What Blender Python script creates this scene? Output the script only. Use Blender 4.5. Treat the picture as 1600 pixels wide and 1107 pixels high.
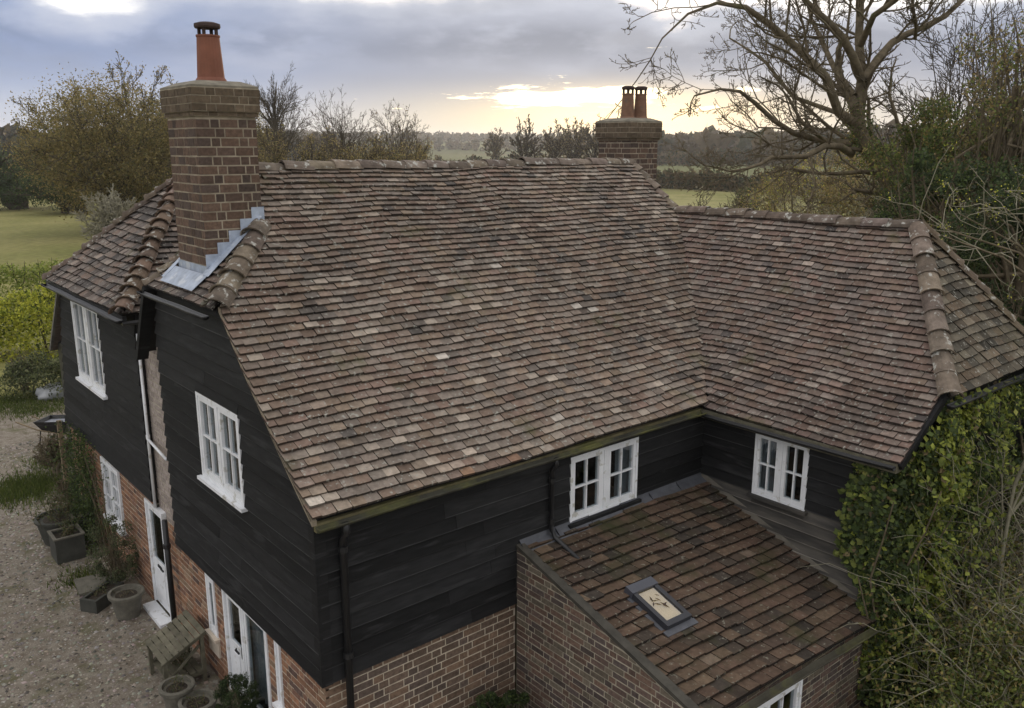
import bpy, math, random
import numpy as np
from mathutils import Matrix, Vector

random.seed(7)
rng = np.random.default_rng(11)
PI = math.pi
SC = bpy.context.scene
COL = SC.collection
for o in list(bpy.data.objects):
    bpy.data.objects.remove(o)

# ------------------------------------------------------------------ camera
G = 3.8                                   # height of the front eave above the gravel
FPX = 1345.12                             # focal length in pixels of the 1600 px wide picture
CAM = np.array([-4.01699, -8.19523, 4.08682 + G])
RGT = np.array([0.76639, -0.64238, 0.00138])
DWN = np.array([-0.14933, -0.18025, -0.97222])
FWD = np.array([0.62478, 0.74489, -0.23407])
cam = bpy.data.cameras.new("camera")
cam.sensor_width = 36.0
cam.lens = FPX / 1600 * 36
cam.clip_start = 0.1
cam.clip_end = 12000
camo = bpy.data.objects.new("camera", cam)
COL.objects.link(camo)
camo.matrix_world = Matrix(((RGT[0], -DWN[0], -FWD[0], CAM[0]), (RGT[1], -DWN[1], -FWD[1], CAM[1]),
                            (RGT[2], -DWN[2], -FWD[2], CAM[2]), (0, 0, 0, 1)))
SC.camera = camo

# ------------------------------------------------------------------ daylight
SUN_AZ, SUN_EL = math.radians(42.5), math.radians(3.2)
EXPOSURE = 0.0
world = bpy.data.worlds.new("World")
SC.world = world
world.use_nodes = True


def build_world():
    nt = world.node_tree
    nt.nodes.clear()
    N, L = nt.nodes, nt.links

    def val(x, sock):
        if isinstance(x, (int, float)):
            sock.default_value = x
        else:
            L.new(x, sock)

    def m(op, a, b=0.0, c=0.0, clamp=False):
        n = N.new("ShaderNodeMath")
        n.operation = op
        n.use_clamp = clamp
        val(a, n.inputs[0]); val(b, n.inputs[1]); val(c, n.inputs[2])
        return n.outputs[0]

    def ss(x, a, b):
        n = N.new("ShaderNodeMapRange")
        n.interpolation_type = "SMOOTHSTEP"
        val(x, n.inputs[0]); val(a, n.inputs[1]); val(b, n.inputs[2])
        n.inputs[3].default_value = 0.0; n.inputs[4].default_value = 1.0
        return n.outputs[0]

    def mix(f, a, b):
        n = N.new("ShaderNodeMix")
        n.data_type = "RGBA"
        val(f, n.inputs[0])
        for x, s in ((a, n.inputs[6]), (b, n.inputs[7])):
            if isinstance(x, tuple):
                s.default_value = (*x, 1)
            else:
                L.new(x, s)
        return n.outputs[2]

    def noise(vec, scale, detail=5, rough=0.55):
        n = N.new("ShaderNodeTexNoise")
        L.new(vec, n.inputs["Vector"])
        n.inputs["Scale"].default_value = scale
        n.inputs["Detail"].default_value = detail
        n.inputs["Roughness"].default_value = rough
        return n.outputs[0]

    def comb(x, y, z=0.0):
        n = N.new("ShaderNodeCombineXYZ")
        val(x, n.inputs[0]); val(y, n.inputs[1]); val(z, n.inputs[2])
        return n.outputs[0]

    tc = N.new("ShaderNodeTexCoord")
    sep = N.new("ShaderNodeSeparateXYZ")
    L.new(tc.outputs["Generated"], sep.inputs[0])
    X, Y, Z = sep.outputs
    ca, sa = math.cos(SUN_AZ), math.sin(SUN_AZ)
    # azimuth from the sun and elevation, both in degrees
    xs = m("ADD", m("MULTIPLY", X, ca), m("MULTIPLY", Y, sa))
    ys = m("SUBTRACT", m("MULTIPLY", Y, ca), m("MULTIPLY", X, sa))
    az = m("MULTIPLY", m("ARCTAN2", ys, xs), 180 / PI)
    el = m("MULTIPLY", m("ARCSINE", Z), 180 / PI)
    sky = N.new("ShaderNodeTexSky")
    sky.sky_type = "NISHITA"
    sky.sun_disc = False
    sky.sun_elevation = SUN_EL
    sky.sun_rotation = PI / 2 - SUN_AZ
    sky.air_density = 1.0; sky.dust_density = 1.2; sky.ozone_density = 1.5
    # cloud deck: grey blue away from the sun, cream towards it and near the horizon
    def gauss(x, c, w):
        q = m("DIVIDE", m("SUBTRACT", x, c), w)
        return m("EXPONENT", m("MULTIPLY", m("MULTIPLY", q, q), -1.0))
    wav = noise(comb(m("MULTIPLY", az, 0.028), m("MULTIPLY", el, 0.11), 3.1), 3.0, 4, 0.45)
    far = ss(m("ABSOLUTE", m("ADD", az, 2.0)), 6.0, 36.0)
    deck = mix(far, (4.0, 4.2, 4.9), (2.9, 3.8, 6.0))
    deck = mix(m("MULTIPLY", ss(wav, 0.45, 0.7), 0.55), deck, (5.8, 6.2, 7.4))
    deck = mix(m("MULTIPLY", ss(wav, 0.48, 0.25), 0.35), deck, (2.6, 2.9, 3.7))
    low = m("MULTIPLY", ss(el, 4.8, 0.8), 0.85)
    lowc = mix(ss(m("ABSOLUTE", az), 5.0, 28.0), (10.5, 8.6, 5.4), (6.0, 6.6, 7.8))
    deck = mix(low, deck, lowc)
    # bright breaks low around the sun
    glow = m("MULTIPLY", gauss(az, 3.0, 10.5), gauss(el, 3.15, 0.95))
    st = noise(comb(m("MULTIPLY", az, 0.13), m("MULTIPLY", el, 0.95), 9.4), 2.3, 7, 0.58)
    brk = ss(m("ADD", m("MULTIPLY", glow, 0.31), st), 0.715, 0.80)
    deck = mix(brk, deck, (26.0, 22.5, 15.5))
    halo = m("MULTIPLY", gauss(az, 0.0, 7.5), gauss(el, 1.8, 1.5))
    deck = mix(m("MULTIPLY", halo, 0.9), deck, (24.0, 17.5, 8.8))
    # the lumpy top edge of the deck and the lit cloud above it, all round the horizon
    lump = noise(comb(m("MULTIPLY", az, 0.10), m("MULTIPLY", el, 0.25), 0.7), 1.9, 6, 0.55)
    lump2 = noise(comb(m("MULTIPLY", az, 0.02), 2.0, 0.0), 1.6, 2, 0.5)
    edge = m("ADD", m("ADD", 8.95, m("MULTIPLY", m("SUBTRACT", lump, 0.5), 3.4)), m("MULTIPLY", m("SUBTRACT", lump2, 0.5), 3.0))
    edge = m("SUBTRACT", edge, m("MULTIPLY", gauss(az, 33.0, 4.5), 1.9))
    edge = m("SUBTRACT", edge, m("MULTIPLY", gauss(az, 16.5, 4.0), 0.7))
    edge = m("SUBTRACT", edge, m("MULTIPLY", gauss(az, -2.2, 3.2), 1.7))
    edge = m("SUBTRACT", edge, m("MULTIPLY", gauss(az, -16.0, 8.0), 1.2))
    rim = m("MULTIPLY", ss(m("SUBTRACT", el, edge), -1.5, 0.0), 0.5)
    body = m("MULTIPLY", m("MULTIPLY", ss(el, 4.2, 6.2), ss(m("SUBTRACT", el, edge), -0.8, -2.0)), ss(lump, 0.66, 0.40))
    deck = mix(m("MULTIPLY", body, 0.85), deck, mix(far, (2.7, 2.95, 3.7), (2.1, 2.8, 4.6)))
    deck = mix(rim, deck, (7.6, 7.9, 8.8))
    upm = ss(m("SUBTRACT", el, edge), -0.25, 0.8)
    pv = comb(m("DIVIDE", X, m("ADD", Z, 0.12)), m("DIVIDE", Y, m("ADD", Z, 0.12)), 0.0)
    puff = noise(pv, 1.1, 6, 0.55)
    lit = mix(ss(puff, 0.35, 0.7), (11.2, 11.1, 11.5), (16.0, 15.6, 15.0))
    up = mix(0.88, sky.outputs[0], lit)
    col = mix(upm, deck, up)
    bg = N.new("ShaderNodeBackground")
    bg.inputs[1].default_value = 0.1
    L.new(col, bg.inputs[0])
    out = N.new("ShaderNodeOutputWorld")
    L.new(bg.outputs[0], out.inputs[0])


build_world()
sl = bpy.data.lights.new("sun", "SUN")
sl.energy = 2.6
sl.angle = math.radians(7)
sl.color = (1.0, 0.80, 0.55)
slo = bpy.data.objects.new("sun", sl)
COL.objects.link(slo)
slo.rotation_euler = Vector((-math.cos(SUN_EL) * math.cos(SUN_AZ), -math.cos(SUN_EL) * math.sin(SUN_AZ), -math.sin(SUN_EL))).to_track_quat("-Z", "Y").to_euler()
SC.view_settings.view_transform = "Standard"
SC.view_settings.look = "None"
SC.view_settings.exposure = EXPOSURE
SC.view_settings.gamma = 1.0
SC.view_settings.use_curve_mapping = False
SC.cycles.use_denoising = True
SC.cycles.max_bounces = 6
SC.cycles.diffuse_bounces = 3
SC.cycles.transparent_max_bounces = 8


# ------------------------------------------------------------------ helpers
def pray(u, v):
    """direction of the picture point (u, v); used to read distances off the photograph."""
    return RGT * (u - 800) + DWN * (v - 553.5) + FWD * FPX


def at(u, v, D):
    """the point seen at (u, v), D metres away along the ground."""
    d = pray(u, v)
    return CAM + d * (D / math.hypot(d[0], d[1]))


def on_ground(u, v, z=0.0):
    d = pray(u, v)
    return CAM + d * ((z - CAM[2]) / d[2])


def seen_area(p, n, area):
    """how many picture pixels a small flat piece covers (0 when outside the frame or turned away)."""
    q = p - CAM
    z = q @ FWD
    if z < 0.3:
        return 0.0
    u, v = 800 + FPX * (q @ RGT) / z, 553.5 + FPX * (q @ DWN) / z
    if not (0 < u < 1600 and 0 < v < 1107):
        return 0.0
    d = np.linalg.norm(q)
    return max(0.0, -(q @ n) / d) * area * FPX * FPX / (d * d)


def tag(o, label=None, cat=None, group=None, kind=None):
    for k, v in (("label", label), ("category", cat), ("group", group), ("kind", kind)):
        if v:
            o[k] = v
    return o


def empty(name, loc=(0, 0, 0), label=None, cat=None, group=None):
    o = bpy.data.objects.new(name, None)
    COL.objects.link(o)
    o.location = loc
    o.empty_display_size = 0.2
    return tag(o, label, cat, group)


def link(name, me, parent=None, mat=None):
    o = bpy.data.objects.new(name, me)
    COL.objects.link(o)
    if parent is not None:
        o.parent = parent
    if mat is not None and not me.materials:
        me.materials.append(mat)
    return o


def mesh_np(name, V, F, tint=None, smooth=False):
    """a mesh from arrays; F is an (n, k) array or a list of tuples; tint one colour per face."""
    me = bpy.data.meshes.new(name)
    V = np.asarray(V, dtype=np.float32)
    if isinstance(F, np.ndarray):
        n, k = F.shape
        me.vertices.add(len(V))
        me.vertices.foreach_set("co", V.ravel())
        me.loops.add(n * k)
        me.loops.foreach_set("vertex_index", F.astype(np.int32).ravel())
        me.polygons.add(n)
        me.polygons.foreach_set("loop_start", np.arange(0, n * k, k, dtype=np.int32))
        me.update(calc_edges=True)
    else:
        me.from_pydata(V.tolist(), [], F)
    a = me.attributes.new("tint", "FLOAT_COLOR", "FACE")
    t = np.ones((len(me.polygons), 4), dtype=np.float32)
    if tint is not None:
        t[:, :3] = tint
    a.data.foreach_set("color", t.ravel())
    if smooth:
        me.polygons.foreach_set("use_smooth", np.ones(len(me.polygons), dtype=bool))
    return me


class MB:
    """collects faces and links them as one mesh object."""

    def __init__(s):
        s.V, s.F, s.T = [], [], []

    def add(s, V, F, t=(1, 1, 1)):
        b = len(s.V)
        s.V.extend([tuple(map(float, v)) for v in V])
        for f in F:
            s.F.append(tuple(i + b for i in f))
            s.T.append(t)

    def box(s, fr, u, v, w, t=(1, 1, 1)):
        """a box in the frame fr = (origin, U, V, W)."""
        O, U, Vv, W = fr
        P = [O + U * a + Vv * b + W * c for c in w for b in v for a in u]
        s.add(P, [(0, 2, 3, 1), (4, 5, 7, 6), (0, 1, 5, 4), (2, 6, 7, 3), (0, 4, 6, 2), (1, 3, 7, 5)], t)

    def bar(s, a, b, w, h, t=(1, 1, 1), up=(0, 0, 1)):
        a, b = np.array(a, float), np.array(b, float)
        d = b - a
        L = np.linalg.norm(d)
        d /= L
        x = np.cross(d, np.array(up, float))
        if np.linalg.norm(x) < 1e-3:
            x = np.cross(d, np.array((1.0, 0, 0)))
        x /= np.linalg.norm(x)
        y = np.cross(x, d)
        s.box((a, d, x, y), (0, L), (-w / 2, w / 2), (-h / 2, h / 2), t)

    def tube(s, pts, radii, n=6, t=(1, 1, 1), cap=True):
        pts = [np.array(p, float) for p in pts]
        if isinstance(radii, (int, float)):
            radii = [radii] * len(pts)
        b = len(s.V)
        ref = np.array((0.31, 0.17, 0.93))
        for i, p in enumerate(pts):
            d = pts[min(i + 1, len(pts) - 1)] - pts[max(i - 1, 0)]
            d = d / (np.linalg.norm(d) + 1e-9)
            x = np.cross(d, ref)
            if np.linalg.norm(x) < 0.1:
                x = np.cross(d, np.array((1.0, 0.2, 0)))
            x /= np.linalg.norm(x)
            y = np.cross(d, x)
            for k in range(n):
                a = 2 * PI * k / n
                s.V.append(tuple(p + (x * math.cos(a) + y * math.sin(a)) * radii[i]))
        for i in range(len(pts) - 1):
            for k in range(n):
                s.F.append((b + i * n + k, b + i * n + (k + 1) % n, b + (i + 1) * n + (k + 1) % n, b + (i + 1) * n + k))
                s.T.append(t)
        if cap:
            s.F.append(tuple(b + k for k in range(n))[::-1]); s.T.append(t)
            s.F.append(tuple(b + (len(pts) - 1) * n + k for k in range(n))); s.T.append(t)

    def lathe(s, c, prof, n=20, t=(1, 1, 1), ax=None):
        """a turned shape about the vertical through c; prof = [(radius, height)]."""
        c = np.array(c, float)
        b = len(s.V)
        for r, z in prof:
            for k in range(n):
                a = 2 * PI * k / n
                s.V.append((c[0] + r * math.cos(a), c[1] + r * math.sin(a), c[2] + z))
        for i in range(len(prof) - 1):
            for k in range(n):
                s.F.append((b + i * n + k, b + i * n + (k + 1) % n, b + (i + 1) * n + (k + 1) % n, b + (i + 1) * n + k))
                s.T.append(t)
        s.F.append(tuple(b + k for k in range(n))[::-1]); s.T.append(t)
        s.F.append(tuple(b + (len(prof) - 1) * n + k for k in range(n))); s.T.append(t)

    def build(s, name, mat, parent=None, smooth=False):
        me = mesh_np(name, s.V, s.F, np.array(s.T, dtype=np.float32).reshape(-1, 3), smooth)
        return link(name, me, parent, mat)


# ------------------------------------------------------------------ materials
def material(name, col, rough=0.85, vary=0.25, scale=4.0, col2=None, bump=0.0, bscale=30.0, tinted=True,
             spec=0.3, stretch=None, spots=None, spot_scale=9.0, spot_amt=0.0, moss=None, moss_amt=0.0, leaf=False, detail=5.0):
    """colour x tint x noise; bump gives fine relief only."""
    mt = bpy.data.materials.new(name)
    mt.use_nodes = True
    nt = mt.node_tree
    N, L = nt.nodes, nt.links
    bs = N["Principled BSDF"]
    bs.inputs["Roughness"].default_value = rough
    bs.inputs["Specular IOR Level"].default_value = spec
    geo = N.new("ShaderNodeNewGeometry")
    vec = geo.outputs["Position"]
    if stretch:
        mp = N.new("ShaderNodeVectorMath")
        mp.operation = "MULTIPLY"
        mp.inputs[1].default_value = stretch
        L.new(vec, mp.inputs[0])
        vec = mp.outputs[0]

    def noise(sc, det=detail):
        n = N.new("ShaderNodeTexNoise")
        L.new(vec, n.inputs["Vector"])
        n.inputs["Scale"].default_value = sc
        n.inputs["Detail"].default_value = det
        n.inputs["Roughness"].default_value = 0.6
        return n.outputs[0]

    def ramp(x, a, b):
        n = N.new("ShaderNodeMapRange")
        L.new(x, n.inputs[0])
        n.inputs[1].default_value = a; n.inputs[2].default_value = b
        return n.outputs[0]

    def mix(f, a, b, mode="MIX"):
        n = N.new("ShaderNodeMix")
        n.data_type = "RGBA"
        n.blend_type = mode
        if isinstance(f, float):
            n.inputs[0].default_value = f
        else:
            L.new(f, n.inputs[0])
        for x, s in ((a, n.inputs[6]), (b, n.inputs[7])):
            if isinstance(x, tuple):
                s.default_value = (*x[:3], 1)
            else:
                L.new(x, s)
        return n.outputs[2]

    c2 = col2 or tuple(max(0.0, c * (1 - vary)) for c in col)
    c1 = col if col2 else tuple(c * (1 + vary * 0.7) for c in col)
    c = mix(ramp(noise(scale), 0.3, 0.7), c1, c2)
    if tinted:
        at_ = N.new("ShaderNodeAttribute")
        at_.attribute_name = "tint"
        oi = N.new("ShaderNodeObjectInfo")
        c = mix(1.0, c, at_.outputs[0], "MULTIPLY")
        c = mix(1.0, c, oi.outputs["Color"], "MULTIPLY")
    if spots:
        f = ramp(noise(spot_scale, 3), 0.62 - spot_amt * 0.15, 0.70 - spot_amt * 0.1)
        c = mix(f, c, spots)
    if moss:
        f = ramp(noise(1.3, 6), 0.66 - moss_amt * 0.3, 0.80 - moss_amt * 0.2)
        c = mix(f, c, moss)
    L.new(c, bs.inputs["Base Color"])
    if bump:
        bn = N.new("ShaderNodeBump")
        bn.inputs["Strength"].default_value = bump
        bn.inputs["Distance"].default_value = 0.01
        L.new(noise(bscale, 4), bn.inputs["Height"])
        L.new(bn.outputs[0], bs.inputs["Normal"])
    if leaf:
        tr = N.new("ShaderNodeBsdfTranslucent")
        L.new(c, tr.inputs[0])
        ms = N.new("ShaderNodeMixShader")
        ms.inputs[0].default_value = 0.45
        L.new(bs.outputs[0], ms.inputs[1]); L.new(tr.outputs[0], ms.inputs[2])
        L.new(ms.outputs[0], N["Material Output"].inputs[0])
    return mt


def glass_mat(name, tint=(0.75, 0.8, 0.82), refl=0.10):
    mt = bpy.data.materials.new(name)
    mt.use_nodes = True
    nt = mt.node_tree
    N, L = nt.nodes, nt.links
    N.remove(N["Principled BSDF"])
    tr = N.new("ShaderNodeBsdfTransparent"); tr.inputs[0].default_value = (*tint, 1)
    gl = N.new("ShaderNodeBsdfGlossy"); gl.inputs["Roughness"].default_value = 0.03
    fr = N.new("ShaderNodeFresnel"); fr.inputs[0].default_value = 1.5
    ad = N.new("ShaderNodeMath"); ad.operation = "ADD"; ad.inputs[1].default_value = refl; ad.use_clamp = True
    L.new(fr.outputs[0], ad.inputs[0])
    gm = N.new("ShaderNodeNewGeometry")
    fm = N.new("ShaderNodeMath"); fm.operation = "SUBTRACT"; fm.inputs[0].default_value = 1.0
    L.new(gm.outputs["Backfacing"], fm.inputs[1])
    mu = N.new("ShaderNodeMath"); mu.operation = "MULTIPLY"
    L.new(ad.outputs[0], mu.inputs[0]); L.new(fm.outputs[0], mu.inputs[1])
    ms = N.new("ShaderNodeMixShader")
    L.new(mu.outputs[0], ms.inputs[0]); L.new(tr.outputs[0], ms.inputs[1]); L.new(gl.outputs[0], ms.inputs[2])
    L.new(ms.outputs[0], N["Material Output"].inputs[0])
    return mt


TILE = material("clay_tile", (1, 1, 1), 0.9, 0.28, 14.0, bump=0.5, bscale=70, spots=(0.32, 0.31, 0.27), spot_scale=16, spot_amt=0.12, moss=(0.105, 0.098, 0.05), moss_amt=0.16, spec=0.2)
TILE_L = material("mossy_clay_tile", (1, 1, 1), 0.9, 0.3, 12.0, bump=0.5, bscale=70, spots=(0.2, 0.19, 0.15), spot_scale=18, spot_amt=0.05, moss=(0.045, 0.045, 0.02), moss_amt=0.45, spec=0.2)
CLAY = material("weathered_ridge_clay", (0.17, 0.138, 0.112), 0.92, 0.4, 7.0, bump=0.6, bscale=40, spots=(0.42, 0.41, 0.37), spot_scale=9, spot_amt=0.3, spec=0.2)
DECK = material("roof_underlay", (0.02, 0.018, 0.016), 0.95)
BRICK = material("brick_face", (1, 1, 1), 0.92, 0.35, 22.0, bump=0.6, bscale=90, spec=0.2)
MORTAR = material("lime_mortar", (0.52, 0.45, 0.35), 0.95, 0.3, 9.0, bump=0.5, bscale=80, spec=0.1)
MORTAR_D = material("sooty_mortar", (0.40, 0.36, 0.28), 0.95, 0.4, 4.0, bump=0.5, bscale=80, spec=0.1)
BOARD = material("black_weatherboard", (0.0150, 0.0151, 0.0156), 0.66, 0.35, 3.0, bump=0.35, bscale=25, stretch=(1, 1, 7), spec=0.16, spots=(0.030, 0.030, 0.031), spot_scale=1.1, spot_amt=0.35)
BOARD_G = material("greying_weatherboard", (0.085, 0.077, 0.066), 0.8, 0.5, 1.3, col2=(0.028, 0.027, 0.026), bump=0.35, bscale=25, stretch=(1, 1, 7), spec=0.3)
BLACK = material("black_painted_metal", (0.016, 0.016, 0.017), 0.45, 0.2, 5.0, spec=0.45)
WHITE = material("white_gloss_paint", (0.76, 0.77, 0.79), 0.45, 0.10, 3.0, spec=0.35, spots=(0.50, 0.49, 0.45), spot_scale=7, spot_amt=0.25)
CREAM = material("cream_render", (0.55, 0.47, 0.38), 0.85, 0.12, 6.0)
LEAD = material("lead_sheet", (0.36, 0.41, 0.50), 0.6, 0.3, 6.0, spots=(0.50, 0.53, 0.58), spot_scale=5, spot_amt=0.3, bump=0.5, bscale=18, spec=0.5)
LEAD_D = material("weathered_lead", (0.085, 0.088, 0.10), 0.6, 0.3, 5.0, spec=0.4)
WOOD = material("weathered_oak", (0.22, 0.17, 0.11), 0.85, 0.35, 6.0, bump=0.4, bscale=30, spec=0.2)
WOODM = material("mossy_timber", (0.15, 0.13, 0.07), 0.9, 0.4, 5.0, moss=(0.10, 0.105, 0.035), moss_amt=0.5, spec=0.2)
WOODG = material("grey_green_timber", (0.125, 0.115, 0.082), 0.9, 0.35, 7.0, bump=0.4, bscale=40, spec=0.2)
POTCLAY = material("terracotta_pot", (0.21, 0.085, 0.055), 0.8, 0.2, 5.0, spec=0.25)
POTOLD = material("old_terracotta_pot", (0.19, 0.105, 0.068), 0.85, 0.3, 9.0, spots=(0.12, 0.1, 0.08), spot_scale=6, spot_amt=0.3)
SOOT = material("sooty_clay", (0.06, 0.04, 0.035), 0.9, 0.3, 8.0)
FLAUNCH = material("flaunching_mortar", (0.20, 0.18, 0.14), 0.95, 0.4, 6.0, bump=0.5, bscale=40)
STONEPOT = material("grey_stone_pot", (0.135, 0.125, 0.10), 0.9, 0.3, 8.0, bump=0.4, bscale=50)
DARKPOT = material("dark_planter", (0.055, 0.055, 0.046), 0.8, 0.3, 6.0)
SOIL = material("potting_soil", (0.045, 0.036, 0.026), 0.95, 0.5, 30.0, bump=0.8, bscale=60)
INSIDE = material("dark_room", (0.05, 0.047, 0.045), 0.95, 0.1, 2.0)
CURTAIN = material("pale_curtain", (0.36, 0.36, 0.37), 0.9, 0.1, 2.0)
GLASS = glass_mat("window_glass")
SKYGLASS = glass_mat("rooflight_glass", (0.9, 0.88, 0.8), 0.16)
SKY_SHEEN = material("painted_sky_sheen", (0.62, 0.52, 0.36), 0.8, 0.08, 3.0)  # colour stands in for sky reflected in the rooflight
LEAF = material("leaf", (1, 1, 1), 0.6, 0.25, 6.0, leaf=True, spec=0.25)
BARK = material("bark", (0.15, 0.122, 0.082), 0.95, 0.4, 6.0, bump=0.6, bscale=20, moss=(0.10, 0.105, 0.04), moss_amt=0.3, spec=0.1)
BARKP = material("pale_twig_bark", (0.27, 0.25, 0.18), 0.9, 0.3, 6.0, spec=0.15)
Zv = np.array((0, 0, 1.0)); Xv = np.array((1.0, 0, 0)); Yv = np.array((0, 1.0, 0))

# ------------------------------------------------------------------ ground, drive (setting)
def vnoise(x, y, seed=0):
    xi, yi = math.floor(x), math.floor(y)
    fx, fy = x - xi, y - yi
    fx, fy = fx * fx * (3 - 2 * fx), fy * fy * (3 - 2 * fy)

    def h(i, j):
        n = math.sin(i * 127.1 + j * 311.7 + seed * 74.7) * 43758.5453
        return n - math.floor(n)
    return (h(xi, yi) * (1 - fx) + h(xi + 1, yi) * fx) * (1 - fy) + (h(xi, yi + 1) * (1 - fx) + h(xi + 1, yi + 1) * fx) * fy


def land(x, y):
    """height of the land: flat round the house, slow swells, a low ridge far off."""
    d = math.hypot(x - CAM[0], y - CAM[1])
    h = 0.0
    if d > 130:
        k = min(1.0, (d - 130) / 400)
        h += k * (vnoise(x / 190, y / 190, 3) - 0.55) * 7.0
    if d > 500:
        k = min(1.0, (d - 500) / 1300)
        k = k * k * (3 - 2 * k)
        h += k * (20 + 16 * vnoise(x / 700, y / 700, 5))
    return h


def build_ground():
    V, F = [], []
    rings = [0.0] + [2.0 * 1.13 ** i for i in range(1, 61)]
    n = 144
    for r in rings:
        for k in range(n):
            a = 2 * PI * k / n
            x, y = CAM[0] + r * math.cos(a), CAM[1] + r * math.sin(a)
            V.append((x, y, land(x, y) if r > 60 else 0.0))
    for i in range(len(rings) - 1):
        for k in range(n):
            k2 = (k + 1) % n
            F.append((i * n + k, i * n + k2, (i + 1) * n + k2, (i + 1) * n + k) if i else (0, n + k2, n + k, n + k))
    F = [f if len(set(f)) == 4 else tuple(dict.fromkeys(f)) for f in F]
    F = [f[::-1] if len(f) == 3 else (f[0], f[3], f[2], f[1]) for f in F]
    me = mesh_np("ground", V, F, None, True)
    mt = bpy.data.materials.new("grassland")
    mt.use_nodes = True
    nt = mt.node_tree
    N, L = nt.nodes, nt.links
    bs = N["Principled BSDF"]
    bs.inputs["Roughness"].default_value = 0.95
    bs.inputs["Specular IOR Level"].default_value = 0.1
    geo = N.new("ShaderNodeNewGeometry")
    P = geo.outputs["Position"]

    def noise(sc, det=5):
        q = N.new("ShaderNodeTexNoise")
        L.new(P, q.inputs["Vector"])
        q.inputs["Scale"].default_value = sc
        q.inputs["Detail"].default_value = det
        return q.outputs[0]

    def ramp(x, stops):
        q = N.new("ShaderNodeValToRGB")
        q.color_ramp.elements[0].position = stops[0][0]
        q.color_ramp.elements[0].color = (*stops[0][1], 1)
        q.color_ramp.elements[1].position = stops[-1][0]
        q.color_ramp.elements[1].color = (*stops[-1][1], 1)
        for p_, c_ in stops[1:-1]:
            e = q.color_ramp.elements.new(p_)
            e.color = (*c_, 1)
        L.new(x, q.inputs[0])
        return q.outputs[0]

    def mix(f, a, b, mode="MIX"):
        q = N.new("ShaderNodeMix")
        q.data_type = "RGBA"; q.blend_type = mode
        if isinstance(f, float):
            q.inputs[0].default_value = f
        else:
            L.new(f, q.inputs[0])
        L.new(a, q.inputs[6]); L.new(b, q.inputs[7])
        return q.outputs[2]
    vor = N.new("ShaderNodeTexVoronoi")                     # fields of different crops
    L.new(P, vor.inputs["Vector"])
    vor.inputs["Scale"].default_value = 0.0052
    sepc = N.new("ShaderNodeSeparateColor")
    L.new(vor.outputs["Color"], sepc.inputs[0])
    fields = ramp(sepc.outputs[0], [(0.0, (0.06, 0.07, 0.028)), (0.3, (0.10, 0.11, 0.045)), (0.55, (0.12, 0.10, 0.055)), (0.8, (0.08, 0.09, 0.032)), (1.0, (0.17, 0.175, 0.08))])
    near = ramp(noise(0.12, 6), [(0.3, (0.16, 0.165, 0.055)), (0.5, (0.21, 0.20, 0.075)), (0.72, (0.26, 0.235, 0.10))])
    cd = N.new("ShaderNodeVectorMath"); cd.operation = "DISTANCE"
    cd.inputs[1].default_value = (CAM[0], CAM[1], 0)
    L.new(P, cd.inputs[0])
    mr = N.new("ShaderNodeMapRange")
    mr.inputs[1].default_value = 165; mr.inputs[2].default_value = 185
    L.new(cd.outputs["Value"], mr.inputs[0])
    c = mix(mr.outputs[0], near, fields)
    c = mix(0.55, c, ramp(noise(1.7, 8), [(0.3, (0.6, 0.6, 0.55)), (0.7, (1.3, 1.3, 1.25))]), "MULTIPLY")
    L.new(c, bs.inputs["Base Color"])
    bn = N.new("ShaderNodeBump"); bn.inputs["Strength"].default_value = 0.6; bn.inputs["Distance"].default_value = 0.05
    L.new(noise(9.0, 5), bn.inputs["Height"]); L.new(bn.outputs[0], bs.inputs["Normal"])
    tag(link("ground", me, None, mt), "rough winter grass with fields reaching away to low hills", "ground", kind="structure")


build_ground()
GRAVEL = material("drive_gravel", (0.25, 0.222, 0.182), 0.95, 0.4, 5.0, col2=(0.125, 0.10, 0.076), bump=1.0, bscale=38, spots=(0.34, 0.30, 0.25), spot_scale=22, spot_amt=0.25, moss=(0.085, 0.085, 0.035), moss_amt=0.42, spec=0.15, detail=10)


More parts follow.
